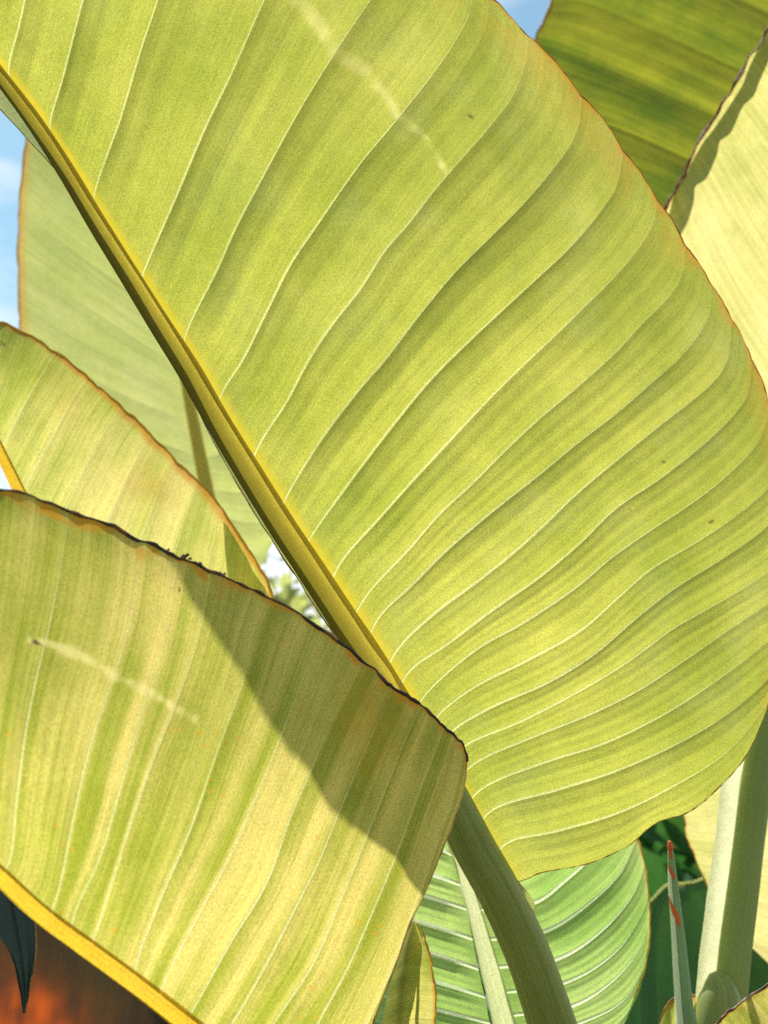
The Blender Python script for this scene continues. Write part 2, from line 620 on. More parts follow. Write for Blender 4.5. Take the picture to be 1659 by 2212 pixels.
M['vein'] = leaf_mat('vein_pale', (0.66, 0.68, 0.24), (0.85, 0.80, 0.40), (0.7, 0.7, 0.5), ybias=0.5, bandv=0.2, striv=0.2, bump=0)
M['vein_main'] = leaf_mat('vein_soft', (0.50, 0.54, 0.15), (0.70, 0.68, 0.28), (0.65, 0.65, 0.45), ybias=0.5, bandv=0.6, striv=0.2, bump=0)
M['vein_white'] = leaf_mat('vein_white', (0.62, 0.75, 0.4), (0.8, 0.85, 0.55), (1.0, 1.0, 0.95), ybias=0.5, tmix=0.6, striv=0.2, bump=0, rough=0.5, spec=0.4)
M['wing'] = leaf_mat('stalk_wing', (0.72, 0.74, 0.42), (0.86, 0.84, 0.56), (0.85, 0.85, 0.7), ybias=0.5, bandv=0.2, blotchv=0.6, striv=0.2, bump=0)
M['midrib'] = stalk_mat('midrib_olive', (0.40, 0.34, 0.035), (0.60, 0.49, 0.05), 0.8, 0.016)
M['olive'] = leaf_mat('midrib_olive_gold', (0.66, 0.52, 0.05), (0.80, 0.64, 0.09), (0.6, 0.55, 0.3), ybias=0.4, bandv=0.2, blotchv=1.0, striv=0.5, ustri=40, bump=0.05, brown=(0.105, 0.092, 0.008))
M['petiole'] = stalk_mat('petiole_green', (0.20, 0.24, 0.055), (0.33, 0.36, 0.10), 0.7, 0.012)
M['gold'] = leaf_mat('midrib_gold', (0.66, 0.41, 0.025), (0.78, 0.52, 0.05), (0.7, 0.6, 0.3), ybias=0.4, bandv=0.2, blotchv=1.0, striv=0.5, tmix=0.68, ustri=40, bump=0.05)
M['stem'] = stalk_mat('stem_pale', (0.22, 0.29, 0.06), (0.28, 0.34, 0.08), 0.5, 0.008, rough=0.45)
M['ribwhite'] = leaf_mat('midrib_pale', (0.70, 0.74, 0.36), (0.85, 0.84, 0.5), (0.8, 0.8, 0.65), ybias=0.4, bandv=0.2, blotchv=1.0, striv=0.5, tmix=0.68, ustri=40, bump=0.05)
M['spike'] = stalk_mat('spike_green', (0.20, 0.34, 0.16), (0.28, 0.42, 0.2), 0.4, 0.006)
M['spikered'] = stalk_mat('spike_red', (0.60, 0.08, 0.03), (0.75, 0.18, 0.03), 0.3, 0.003)
M['edge_dark'] = margin_mat('margin_dark', (0.012, 0.012, 0.02), (0.03, 0.018, 0.02), (0.30, 0.10, 0.03))
M['edge_brown'] = margin_mat('margin_brown', (0.16, 0.07, 0.03), (0.55, 0.25, 0.05), (0.72, 0.46, 0.10))
M['edge_gold'] = margin_mat('margin_gold', (0.55, 0.26, 0.02), (0.75, 0.42, 0.03), (0.8, 0.5, 0.05))
M['edge_white'] = margin_mat('margin_mixed', (0.05, 0.015, 0.02), (0.35, 0.12, 0.04), (0.75, 0.62, 0.55), 70)

exec_later = []

# ------------------------------------------------------------------ ground
def soil_mat():
    m, t = new_mat('soil')
    out = nd(t, 'ShaderNodeOutputMaterial')
    pb = nd(t, 'ShaderNodeBsdfPrincipled')
    g = nd(t, 'ShaderNodeTexCoord')
    n1 = noise(t, g.outputs['Object'], 3.0, 6, 0.6)
    n2 = noise(t, g.outputs['Object'], 0.3, 4, 0.6)
    c = mixc(t, n1, (0.05, 0.035, 0.02), (0.10, 0.075, 0.045))
    rp = nd(t, 'ShaderNodeValToRGB')
    rp.color_ramp.elements[0].position = 0.42
    rp.color_ramp.elements[1].position = 0.6
    t.links.new(n2, rp.inputs[0])
    c = mixc(t, rp.outputs[0], c, (0.05, 0.09, 0.02))
    t.links.new(c, pb.inputs['Base Color'])
    pb.inputs['Roughness'].default_value = 0.95
    bp = nd(t, 'ShaderNodeBump')
    bp.inputs['Distance'].default_value = 0.05
    t.links.new(n1, bp.inputs['Height'])
    t.links.new(bp.outputs[0], pb.inputs['Normal'])
    t.links.new(pb.outputs[0], out.inputs['Surface'])
    return m


g = link_mesh('ground', [(-600, -600, 0), (600, -600, 0), (600, 600, 0), (-600, 600, 0)], [(0, 1, 2, 3)], soil_mat(), smooth=False)
g['kind'] = 'structure'


def foot(u, v, d, dx=0.0, dy=0.1):
    """ground point under a picture point"""
    w = P(u, v, d)
    return np.array([w[0] + dx, w[1] + dy, 0.0])


def to_ground(w, r0, f, r1=0.03):
    """intermediate points leading a stalk from w down to its foot f (with radius as 4th value)"""
    m = w * 0.45 + f * 0.55 + np.array([0, 0, 0.05])
    return [np.array([*m, r1 * 0.8]), np.array([*f, r1])]


# ================================================================== 1. the large main leaf
def mid_depth(u, v):
    a = u * 0.534 + (v - 130) * 0.845
    return 1.10 + 0.06 * a / 1000.0


def main_depth(u, v, S=None, T=None):
    q = u * 0.845 - (v - 130) * 0.534          # distance right of the midrib
    q = np.maximum(q, 0) / 1000.0
    return mid_depth(u, v) + 0.004 + 0.10 * q + 0.035 * np.sin(np.clip(q, 0, 1.1) * math.pi * 0.9) * -1.0 + 0.05 * q ** 3


MID = [(-350, -330), (-110, 10), (0, 155), (75, 255), (150, 370), (215, 480), (280, 585), (350, 698), (415, 800), (478, 912),
       (550, 1030), (617, 1138), (680, 1233), (745, 1333), (795, 1408), (870, 1535), (935, 1655), (990, 1765)]
MIDR = [8, 14, 16, 18, 19.5, 21, 22, 24, 26, 27, 29, 30, 31, 32, 33, 36, 39, 42]
PET = [(940, 1665), (990, 1762), (1025, 1832), (1072, 1915), (1108, 1988), (1140, 2060), (1167, 2135), (1192, 2212), (1215, 2300)]
PETR = [40, 44, 46, 47, 48, 49, 50, 52, 53]
V = [
    [(-350, -330), (-330, -360), (-300, -400)],
    [(-110, 20), (-80, -150), (-20, -380)],
    [(18, 150), (40, 60), (62, -40), (90, -150), (130, -360)],
    [(108, 264), (136, 168), (176, 12), (215, -120), (260, -340)],
    [(204, 416), (260, 256), (304, 108), (340, 0), (375, -130), (430, -300)],
    [(318, 566), (378, 430), (440, 283), (496, 166), (530, 90), (570, 0), (630, -120), (690, -230)],
    [(405, 710), (470, 580), (510, 490), (560, 395), (645, 240), (700, 150), (755, 65), (800, 0), (880, -120)],
    [(480, 845), (525, 775), (575, 675), (625, 575), (685, 485), (780, 350), (830, 290), (875, 235), (945, 145), (985, 85), (1015, 25), (1020, -28)],
    [(565, 950), (620, 865), (665, 780), (710, 710), (780, 620), (830, 542), (880, 485), (930, 420), (990, 350), (1060, 270), (1108, 205), (1135, 130), (1138, 76)],
    [(630, 1050), (700, 940), (780, 835), (830, 778), (905, 680), (980, 590), (1055, 515), (1130, 440), (1190, 370), (1230, 315), (1250, 265), (1254, 207)],
    [(695, 1123), (765, 1028), (830, 942), (930, 820), (1020, 730), (1090, 665), (1155, 605), (1220, 545), (1270, 490), (1305, 445), (1332, 400), (1345, 328)],
    [(740, 1208), (815, 1123), (895, 1033), (965, 958), (1040, 878), (1115, 803), (1195, 728), (1280, 645), (1330, 595), (1380, 535), (1410, 485), (1418, 431)],
    [(800, 1273), (880, 1188), (950, 1108), (1020, 1043), (1090, 973), (1165, 903), (1250, 832), (1330, 760), (1390, 695), (1440, 645), (1470, 600), (1480, 529)],
    [(822, 1328), (890, 1263), (965, 1188), (1065, 1103), (1165, 1024), (1250, 954), (1330, 893), (1405, 828), (1470, 770), (1510, 720), (1533, 675), (1536, 616)],
    [(865, 1393), (940, 1323), (1040, 1248), (1140, 1166), (1250, 1062), (1355, 975), (1430, 915), (1495, 865), (1545, 820), (1570, 780), (1581, 692)],
    [(887, 1446), (965, 1391), (1065, 1316), (1165, 1246), (1250, 1175), (1330, 1098), (1430, 1030), (1530, 950), (1590, 890), (1615, 850), (1624, 780)],
    [(922, 1495), (1030, 1402), (1130, 1345), (1245, 1268), (1320, 1205), (1405, 1145), (1480, 1096), (1555, 1040), (1630, 965), (1655, 915), (1662, 880)],
    [(950, 1540), (1030, 1480), (1130, 1430), (1255, 1360), (1330, 1295), (1405, 1230), (1505, 1170), (1600, 1106), (1670, 1040), (1690, 965)],
    [(975, 1580), (1055, 1530), (1180, 1475), (1280, 1415), (1380, 1330), (1455, 1272), (1555, 1210), (1659, 1135), (1708, 1065)],
    [(997, 1615), (1130, 1555), (1255, 1490), (1355, 1430), (1455, 1357), (1555, 1300), (1659, 1235), (1716, 1180)],
    [(1020, 1652), (1155, 1590), (1280, 1540), (1380, 1490), (1480, 1425), (1580, 1357), (1659, 1305), (1716, 1260)],
    [(1040, 1703), (1180, 1645), (1305, 1605), (1430, 1545), (1555, 1465), (1659, 1385), (1704, 1345)],
    [(1062, 1750), (1205, 1705), (1330, 1665), (1455, 1610), (1555, 1553), (1640, 1487), (1684, 1440)],
    [(1092, 1822), (1200, 1795), (1330, 1757), (1450, 1700), (1560, 1632), (1630, 1560), (1661, 1515)],
    [(1135, 1900), (1165, 1886), (1200, 1879), (1260, 1868), (1315, 1848), (1368, 1820), (1388, 1800), (1425, 1774), (1475, 1760), (1512, 1738), (1560, 1694), (1600, 1650), (1630, 1597), (1645, 1560)],
]
MIDC = catmull(MID + [(1025, 1832), (1072, 1915)], 400)


def attach(g):
    """lead a vein back to the centre line of the midrib"""
    p = np.array(g[0], float)
    i = int(np.argmin(np.linalg.norm(MIDC - p, axis=1)))
    i = min(i + 5, len(MIDC) - 1)
    return [tuple(MIDC[i])] + list(g)


def seg_dist(U, Vv, a, b):
    a = np.array(a, float); b = np.array(b, float)
    ab = b - a
    t = np.clip(((U - a[0]) * ab[0] + (Vv - a[1]) * ab[1]) / (ab @ ab), 0, 1)
    return np.hypot(U - a[0] - t * ab[0], Vv - a[1] - t * ab[1]), t


def main_marks(U, Vv, S, T):
    o = np.clip((T - 0.985) * 60, 0, 1) * 0.55
    o = o + 0.35 * np.clip((T - 0.90) * 8, 0, 1) * (vnoise2(S * 2, T * 20, 4) > 0.45)
    pale = np.zeros_like(U)
    pts = [(600, -30), (720, 110), (775, 165), (850, 243), (905, 300), (962, 372)]
    for a, b in zip(pts[:-1], pts[1:]):
        d, t = seg_dist(U, Vv, a, b)
        wid = np.interp(a[0], [600, 850, 962], [17, 9, 4])
        fibre = np.clip(vnoise(S * 21, 8) * 1.5 - 0.3, 0, 1) * np.clip(vnoise2(U / 30, Vv / 30, 18) * 2 - 0.3, 0.2, 1)
        dj = d + 7 * (vnoise(S * 5, 19) - 0.5)
        pale = np.maximum(pale, np.exp(-(dj / wid) ** 4) * (0.15 + 0.5 * fibre))
    br = np.zeros_like(U)
    for (x, y, r) in [(1533, 1127, 5), (1010, 255, 4), (1430, 1000, 3)]:
        br = np.maximum(br, (np.hypot(U - x, Vv - y) < r) * 0.8)
    # thick golden tissue where the blade runs into the midrib
    dm = np.full(U.shape, 1e9)
    for a, b_ in zip(MIDC[:-1:6], MIDC[6::6]):
        d, t = seg_dist(U, Vv, a, b_)
        dm = np.minimum(dm, d)
    rm = np.interp(Vv, [0, 480, 1100, 1400, 1900], [18, 25, 34, 37, 46])
    gold = np.exp(-(np.maximum(dm - rm * 0.75, 0) / (rm * 0.42)) ** 2) * 0.9
    return o, pale, br, gold


base = foot(1215, 2300, 1.23, 0.06, 0.12)
L = thing('banana_leaf', 'large backlit yellow-green banana leaf with thick olive midrib crossing the whole view', 'leaf', base)
b, W = blade(L, trim([attach(g) for g in V], np.interp(np.arange(len(V)), [0, 5, 14, 24], [4, 11, 17, 26])), main_depth, M['main'], M['vein_main'], slope=0.8, sharp=0.6, NT=170, nsub=14, vw=2.7, marks=main_marks, seed=5, edge_px=2.0, und=0.005)
margin(L, W[2 * 16:, -1], M['edge_brown'], 0.0005, 5, lump=0.7)
margin(L, W[-1, 5:], M['edge_brown'], 0.0005, 6, lump=0.7)
# the other half of the blade, folded back behind the midrib
GL = []
for i in range(0, len(MID), 1):
    u, v = MID[i]
    # how far its margin shows beyond the midrib's left side
    o = np.interp(v, [-330, 10, 155, 240, 345, 600, 860, 960, 1150, 1300, 1420, 1765], [40, 52, 50, 44, 22, 15, 27, 38, 40, 40, 38, 20])
    e = min(MIDR[i] * 0.8, o * 0.5)
    GL.append([(u - 0.845 * e, v + 0.534 * e), (u - 0.845 * o * 0.7, v + 0.534 * o * 0.7), (u - 0.845 * o, v + 0.534 * o)])


def fold_depth(u, v, S, T):
    k = np.clip(S / (len(MID) - 1), 0, 1)
    wdt = np.interp(k, [0, 0.2, 0.42, 0.5, 0.6, 0.68, 1.0], [0.06, 0.12, 0.13, 0.10, 0.04, 0.006, 0.004])
    return mid_depth(u, v) + 0.004 + wdt * T ** 1.2


b2, W2 = blade(L, GL, fold_depth, M['back'], None, slope=0.12, NT=60, nsub=8, seed=6, edge_px=1.0, name='blade')
b2['label'] = 'other half of the blade folded away behind the midrib'
margin(L, W2[:, -1], M['edge_white'], 0.0008, 8)
pw, pr = px_tube([(u - 5, v + 3) for u, v in MID], mid_depth, MIDR, 120, shift=-0.002)
half_pipe(L, pw, pr, M['olive'], cols=24, flat=0.26, left_shade=0.95)
end = P(1215, 2300, float(mid_depth(1215, 2300)))
pw, pr = px_tube(PET, mid_depth, PETR, 120, shift=0.004, ground=to_ground(end, 0.02, base, 0.03))
stalk(L, pw, pr, M['petiole'], 'petiole', 44, 0.8, ripple=0.02)
# pale flange where the blade base runs out on the petiole
FL = [(1068, 1835), (1098, 1882), (1122, 1915), (1140, 1940), (1150, 1962), (1150, 1975)]
pw, pr = px_tube(FL, lambda u, v: mid_depth(u, v) - 0.006, [2, 4, 6, 8, 7, 2], 30)
stalk(L, pw, pr, M['ribwhite'], 'flange', 8, 0.6)

# ================================================================== 2. front leaf, lower left
def front_depth(u, v, S=None, T=None):
    q = (u * 0.6 - (v - 1893) * 0.8)
    d = 0.86 + 0.00008 * q + 0.00022 * (u - 400)
    if T is not None:
        d = d + 0.004 * np.clip((T - 0.9) / 0.1, 0, 1) ** 2 - 0.02 * np.sin(T * math.pi)
    return d


A = [
    [(-300, 1640), (-290, 1400), (-260, 1200), (-230, 1010)],
    [(-110, 1800), (-100, 1600), (-60, 1350), (-20, 1057)],
    [(0, 1893), (20, 1861), (35, 1731), (55, 1581), (80, 1456), (105, 1356), (125, 1256), (142, 1156), (146, 1107)],
    [(105, 1985), (125, 1926), (155, 1781), (185, 1646), (220, 1531), (255, 1436), (285, 1321), (300, 1206), (301, 1167)],
    [(150, 2020), (165, 1963), (215, 1850), (262, 1690), (300, 1560), (335, 1450), (365, 1330), (380, 1240), (385, 1204)],
    [(192, 2050), (212, 2000), (250, 1880), (290, 1756), (335, 1631), (380, 1521), (425, 1386), (440, 1321), (455, 1235)],
    [(285, 2118), (302, 2055), (350, 1931), (410, 1791), (475, 1606), (525, 1471), (555, 1370), (585, 1298)],
    [(340, 2162), (362, 2106), (425, 1981), (500, 1841), (555, 1716), (605, 1596), (650, 1480), (695, 1362)],
    [(400, 2210), (425, 2166), (500, 2031), (575, 1906), (630, 1756), (668, 1671), (722, 1545), (780, 1426)],
    [(465, 2260), (500, 2212), (575, 2081), (645, 1946), (690, 1856), (725, 1771), (785, 1630), (850, 1483)],
    [(535, 2312), (590, 2212), (675, 2081), (740, 1931), (780, 1836), (832, 1706), (875, 1600), (910, 1522)],
    [(610, 2365), (685, 2212), (750, 2091), (810, 1956), (862, 1830), (910, 1700), (960, 1570)],
    [(690, 2420), (790, 2212), (850, 2080), (900, 1950), (950, 1800), (985, 1700), (1001, 1613)],
    [(740, 2455), (770, 2330), (805, 2212), (830, 2145), (860, 2070), (885, 1995), (915, 1935), (950, 1850), (985, 1760), (1004, 1690), (1008, 1645)],
]


def front_marks(U, Vv, S, T):
    n = vnoise2(S * 2.3, T * 14, 21)
    n2 = vnoise2(S * 6, T * 30, 22)
    n3 = vnoise(S * 1.9 + 7, 25)
    edge = np.clip((T - (0.985 - 0.05 * np.clip(n * n3 * 2 - 0.25, 0, 1))) * 70, 0, 1) * np.clip(1.6 * n2 - 0.1, 0.1, 1)
    spots = ((vnoise2(U / 9, Vv / 9, 23) > 0.93) & (vnoise2(U / 80, Vv / 80, 24) > 0.55)) * 0.6
    # yellowing patch near the far shoulder
    pz = np.exp(-(((U - 800) / 75) ** 2 + ((Vv - 1570) / 110) ** 2)) * 0.35 * (0.4 + n2)
    o = np.maximum(np.maximum(edge, spots), pz)
    pale = np.zeros_like(U)
    pts = [(60, 1388), (100, 1388), (130, 1405), (190, 1432), (235, 1455), (320, 1494), (370, 1525), (412, 1553)]
    for a, b_ in zip(pts[:-1], pts[1:]):
        d, t = seg_dist(U, Vv, a, b_)
        w_ = 5 + 7 * vnoise(np.array([a[0] * 0.7]), 5)[0]
        dj = d + 9 * (vnoise(S * 17, 29) - 0.5)
        fibre = np.clip(vnoise(S * 11, 9) * 2.2 - 0.5, 0, 1)
        pale = np.maximum(pale, np.exp(-(dj / w_) ** 4) * (0.25 + 0.45 * fibre))
    br = (np.hypot((U - 74) / 12, (Vv - 1390 - (U - 74) * 0.1) / 5) < 1) * 0.9
    dk = np.clip((T - 0.9) * 12, 0, 1) * (1 - np.clip((T - 0.955) * 40, 0, 1)) * np.clip((vnoise2(S * 3.3, T * 40, 31) - 0.62) * 6, 0, 1) * 0.06
    return o, pale, np.maximum(br, dk)


AM = [(-300, 1640), (-110, 1800), (0, 1893), (75, 1963), (150, 2020), (225, 2075), (300, 2130), (375, 2188), (465, 2260), (610, 2365), (740, 2455)]
AMR = [17, 19, 20, 20, 20.5, 21, 21, 22, 23, 24, 25]
base = foot(760, 2480, 0.95, 0.05, 0.1)
L = thing('banana_leaf', 'sunlit striped yellow banana leaf with golden midrib and dark scorched upper edge', 'leaf', base)
b, W = blade(L, trim(A, 14), front_depth, M['front'], M['vein'], slope=0.35, sharp=0.5, NT=150, nsub=12, vw=2.4, marks=front_marks, seed=15, edge_px=4.0)
mg = np.vstack([W[:, -1], W[-1, ::-1][1:140]])
margin(L, W[:, -1], M['edge_dark'], 0.0012, 12, lump=0.55)
margin(L, W[-1, 10:], M['edge_brown'], 0.0006, 13)
pw, pr = px_tube(AM, front_depth, AMR, 100, shift=-0.0015)
half_pipe(L, pw, pr, M['gold'], flat=0.12)
pw, pr = px_tube(AM[-2:], front_depth, AMR[-2:], 60, shift=-0.002, ground=to_ground(P(*AM[-1], float(front_depth(*AM[-1]))), 0.02, base, 0.028))
stalk(L, pw, pr, M['petiole'], 'petiole', 18, 0.8)
# its lower half, folded back and down behind the midrib
GA = []
for (u, v) in AM:
    GA.append([(u - 11, v + 14), (u - 12, v + 16), (u - 12, v + 18)])
b2, W2 = blade(L, GA, lambda u, v, S, T: front_depth(u, v) + 0.004 + 0.16 * T, M['front'], None, slope=0.1, NT=40, nsub=6, seed=17, edge_px=0.5)
b2['label'] = 'lower half of the blade folded back behind the golden midrib'
# crumbs of dry tissue on the scorched edge
dv = []
for (x, y, s) in [(396, 1203, 7), (405, 1199, 6), (411, 1207, 5), (432, 1218, 5), (476, 1240, 8), (484, 1241, 5), (364, 1188, 4)]:
    c = P(x, y, float(front_depth(x, y)) + 0.02)
    q = RNG.normal(size=(6, 3)); q /= np.linalg.norm(q, axis=1)[:, None]
    dirs = np.array([[1, 0, 0], [-1, 0, 0], [0, 1, 0], [0, -1, 0], [0, 0, 1], [0, 0, -1]]) * (0.6 + 0.8 * RNG.random((6, 1)))
    vv = c + dirs * s * KPX * 0.95
    link_mesh('dry_crumb', vv, [(0, 2, 4), (2, 1, 4), (1, 3, 4), (3, 0, 4), (2, 0, 5), (1, 2, 5), (3, 1, 5), (0, 3, 5)], M['edge_white'], L, smooth=False)

# ================================================================== 3. yellow leaf behind it on the left
def left_depth(u, v, S=None, T=None):
    return 1.45 - 0.00006 * (v - 1000) + 0.00003 * u + (0 if T is None else 0.03 * T ** 2)


B = [
    [(-160, 620), (-130, 610), (-110, 640)],
    [(-95, 760), (-70, 715), (-45, 692)],
    [(-45, 880), (-10, 790), (20, 703)],
    [(0, 975), (60, 860), (120, 760)],
    [(45, 1068), (110, 950), (165, 850), (190, 817)],
    [(100, 1180), (170, 1040), (232, 920), (262, 877)],
    [(150, 1290), (230, 1130), (290, 1000), (325, 940)],
    [(200, 1400), (290, 1200), (345, 1060), (377, 991)],
    [(250, 1500), (350, 1280), (405, 1100), (428, 1040)],
    [(310, 1600), (410, 1380), (455, 1200), (475, 1093)],
    [(380, 1650), (470, 1450), (510, 1300), (525, 1168)],
    [(440, 1680), (530, 1500), (565, 1380), (576, 1253)],
    [(480, 1700), (550, 1550), (585, 1420), (592, 1300)],
]


def left_marks(U, Vv, S, T):
    n = vnoise2(S * 3, T * 10, 41)
    o = np.clip((T - 0.955 + 0.03 * n) * 25, 0, 1) * 0.75
    o = np.maximum(o, 0.28 * np.exp(-(((U - 150) / 70) ** 2 + ((Vv - 850) / 60) ** 2)) * n)
    o = np.maximum(o, 0.5 * np.exp(-(((U - 330) / 60) ** 2 + ((Vv - 1040) / 45) ** 2)) * n * 0.9)
    br = (np.hypot(U - 4, Vv - 742) < 5) * 0.7
    return o, np.zeros_like(U), br


BM = [(-160, 620), (-95, 760), (-45, 880), (0, 975), (45, 1068), (100, 1180), (150, 1290), (250, 1500), (380, 1650), (480, 1720)]
base = foot(480, 1720, 1.4, 0.05, 0.1)
L = thing('banana_leaf', 'yellowing banana leaf with orange rim showing above the scorched edge', 'leaf', base)
b, W = blade(L, trim(B, [6, 8, 10, 11, 12, 13, 14, 15, 16, 17, 19, 20, 21]), left_depth, M['left'], M['vein'], slope=0.22, NT=110, nsub=10, vw=1.6, marks=left_marks, seed=25, edge_px=3.0)
margin(L, W[:, -1], M['edge_gold'], 0.0012, 22)
KF = [[(474, 1100), (480, 1106), (486, 1114)], [(474, 1150), (495, 1155), (515, 1162)], [(478, 1200), (510, 1205), (541, 1208)],
      [(484, 1250), (528, 1252), (568, 1252)], [(490, 1310), (540, 1310), (582, 1305)], [(496, 1380), (545, 1380), (583, 1375)]]
fl, WF = blade(L, KF, lambda u, v, S, T: left_depth(u, v, S, 0.85) + 0.016, M['left'], None, slope=0.1, NT=40, nsub=6, seed=27, edge_px=1, name='shade_flap')  # unseen flap added behind the blade to throw a dark triangle on it
pw, pr = px_tube(BM, left_depth, [6, 8, 10, 12, 13, 14, 15, 17, 20, 22], 90, shift=0.003, ground=to_ground(P(480, 1720, 1.41), 0.02, base, 0.026))
half_pipe(L, pw, pr, M['gold'], flat=0.12)

# ================================================================== 4. greyish leaf behind, left
def back_depth(u, v, S=None, T=None):
    return 2.6 + 0.0001 * (v - 900) * -1 + (0 if T is None else 0.05 * T)


C = [
    [(230, 80), (190, 60), (170, 40)],
    [(270, 260), (200, 180), (130, 110)],
    [(310, 430), (200, 310), (75, 210)],
    [(345, 560), (210, 430), (54, 305)],
    [(375, 690), (250, 605), (110, 500), (43, 440)],
    [(395, 790), (280, 720), (130, 620), (38, 560)],
    [(408, 860), (300, 800), (150, 720), (41, 650)],
    [(418, 915), (300, 865), (160, 800), (48, 745)],
    [(432, 985), (330, 950), (180, 890), (75, 840)],
    [(446, 1055), (350, 1040), (220, 1000), (130, 960)],
    [(465, 1150), (380, 1180), (300, 1180), (240, 1140)],
]
D = [
    [(400, 815), (440, 800), (490, 790)],
    [(408, 865), (470, 845), (560, 815)],
    [(418, 915), (520, 870), (640, 800)],
    [(432, 985), (530, 970), (650, 920)],
    [(446, 1055), (530, 1062), (640, 1040)],
    [(458, 1105), (530, 1126), (600, 1120), (625, 1112)],
    [(472, 1165), (530, 1200), (565, 1195), (585, 1180)],
    [(490, 1230), (525, 1262), (555, 1240), (572, 1205)],
]
CM = [(230, 80), (270, 260), (310, 430), (345, 560), (375, 690), (395, 790), (408, 860), (432, 985), (446, 1055), (465, 1150), (490, 1230), (520, 1330)]
base = foot(520, 1330, 2.55, 0.05, 0.15)
L = thing('banana_leaf', 'dull grey-green banana leaf against the blue sky, behind the olive midrib', 'leaf', base)
cm = lambda U, Vv, S, T: (np.clip((T - 0.93) * 16, 0, 1) * 0.55, np.zeros_like(U), np.zeros_like(U))
b, W = blade(L, C, back_depth, M['back'], M['vein_main'], slope=0.25, NT=80, nsub=10, vw=1.2, seed=35, marks=cm, edge_px=3)
margin(L, W[:, -1], M['edge_gold'], 0.0018, 32)
b, W = blade(L, D, back_depth, M['back'], M['vein_main'], slope=0.25, NT=60, nsub=8, vw=1.2, seed=36, edge_px=3)
pw, pr = px_tube(CM, back_depth, [4, 6, 8, 9, 10, 11, 12, 14, 15, 16, 17, 18], 90, shift=0.003, ground=to_ground(P(520, 1330, 2.55), 0.02, base, 0.03))
stalk(L, pw, pr, M['midrib'], 'midrib', 12, 0.8)

# ================================================================== 5. dark leaf, top right
def dark_depth(u, v, S=None, T=None):
    return 2.85 - (v - 200) * KPX * 2.8 * 0.72 + (0 if T is None else 0.03 * T)


E = [
    [(1800, 0), (1650, -70), (1500, -120), (1330, -160)],
    [(1790, 90), (1600, 0), (1400, -90), (1270, -140), (1225, -130)],
    [(1775, 230), (1600, 152), (1400, 62), (1255, 5), (1192, 2)],
    [(1755, 340), (1570, 262), (1360, 168), (1215, 108), (1155, 90)],
    [(1735, 450), (1550, 372), (1350, 282), (1180, 225), (1112, 195)],
    [(1712, 570), (1500, 482), (1300, 400), (1130, 330), (1080, 305)],
    [(1692, 700), (1480, 622), (1250, 530), (1090, 460)],
    [(1672, 830), (1400, 760), (1200, 650), (1130, 600)],
]
EM = [e[0] for e in E] + [(1660, 950), (1650, 1200)]
base = foot(1650, 1200, 2.2, 0.02, 0.1)
L = thing('banana_leaf', 'dark olive-green banana leaf leaning back against blue sky beside a cream-yellow leaf', 'leaf', base)
em = lambda U, Vv, S, T: (np.clip((T - 0.975) * 30, 0, 1) * 0.4, np.zeros_like(U), np.zeros_like(U))
b, W = blade(L, E, dark_depth, M['dark'], M['dark'], slope=0.3, NT=90, nsub=12, vw=1.5, seed=45, marks=em, edge_px=3, arch_sign=1)
margin(L, W[:, -1], M['edge_white'], 0.0018, 42)
pw, pr = px_tube(EM, dark_depth, [10, 13, 14, 15, 16, 17, 18, 20, 22, 24], 80, ground=to_ground(P(1650, 1200, float(dark_depth(1650, 1200))), 0.02, base, 0.03))
stalk(L, pw, pr, M['midrib'], 'midrib', 12, 0.8)

# ================================================================== 6. cream leaf, right
def cream_depth(u, v, S=None, T=None):
    return 2.0 + (v - 500) * KPX * 2.0 * 0.35 + (0 if T is None else 0.0)


Fg = [
    [(1960, -320), (1900, -350), (1860, -330)],
    [(1900, -130), (1810, -150), (1745, -90)],
    [(1880, 100), (1780, 60), (1692, 0)],
    [(1850, 300), (1740, 205), (1632, 103)],
    [(1820, 500), (1700, 370), (1575, 205)],
    [(1790, 700), (1650, 530), (1512, 302)],
    [(1760, 900), (1600, 680), (1462, 400)],
    [(1740, 1050), (1560, 830), (1415, 510)],
    [(1720, 1250), (1540, 1050), (1390, 700)],
    [(1700, 1400), (1560, 1300), (1420, 1000)],
]


def cream_marks(U, Vv, S, T):
    n = vnoise(S * 9, 71); n2 = vnoise(S * 23, 72)
    o = np.clip((T - 0.985) * 70, 0, 1) * 0.9
    wd = 0.10 * np.clip(vnoise(S * 4, 73) * 1.3, 0.3, 1) * np.clip((S - 2.5) / 3, 0.4, 1)
    band_ = np.clip((T - 1 + wd) * 60, 0, 1) * ((vnoise(S * 13, 74) > 0.25) * 0.75)
    return o, np.zeros_like(U), np.zeros_like(U) + 0.0 * band_


FM = [f[0] for f in Fg] + [(1690, 1600)]
base = foot(1690, 1600, 2.2, 0.05, 0.1)
L = thing('banana_leaf', 'pale cream-yellow banana leaf with dark crinkled edge in front of the dark olive leaf', 'leaf', base)
b, W = blade(L, Fg, cream_depth, M['pale'], M['vein'], slope=0.12, NT=120, nsub=10, vw=1.0, seed=55, marks=cream_marks, edge_px=5)
margin(L, W[:, -1], M['edge_white'], 0.0024, 52, lump=0.5)
CF = []
for i, (u, v) in enumerate([(1690, 5), (1659, 55), (1632, 103), (1605, 150), (1590, 178), (1575, 205), (1543, 254), (1527, 280), (1512, 302), (1486, 350), (1474, 376), (1462, 402), (1446, 440), (1430, 475), (1415, 515)]):
    w_ = [4, 5, 9, 13, 16, 8, 15, 6, 16, 20, 9, 18, 24, 22, 20][i]
    CF.append([(u + w_ * 1.0, v + w_ * 0.55), (u + w_ * 0.5, v + w_ * 0.28), (u + 2, v + 1)])
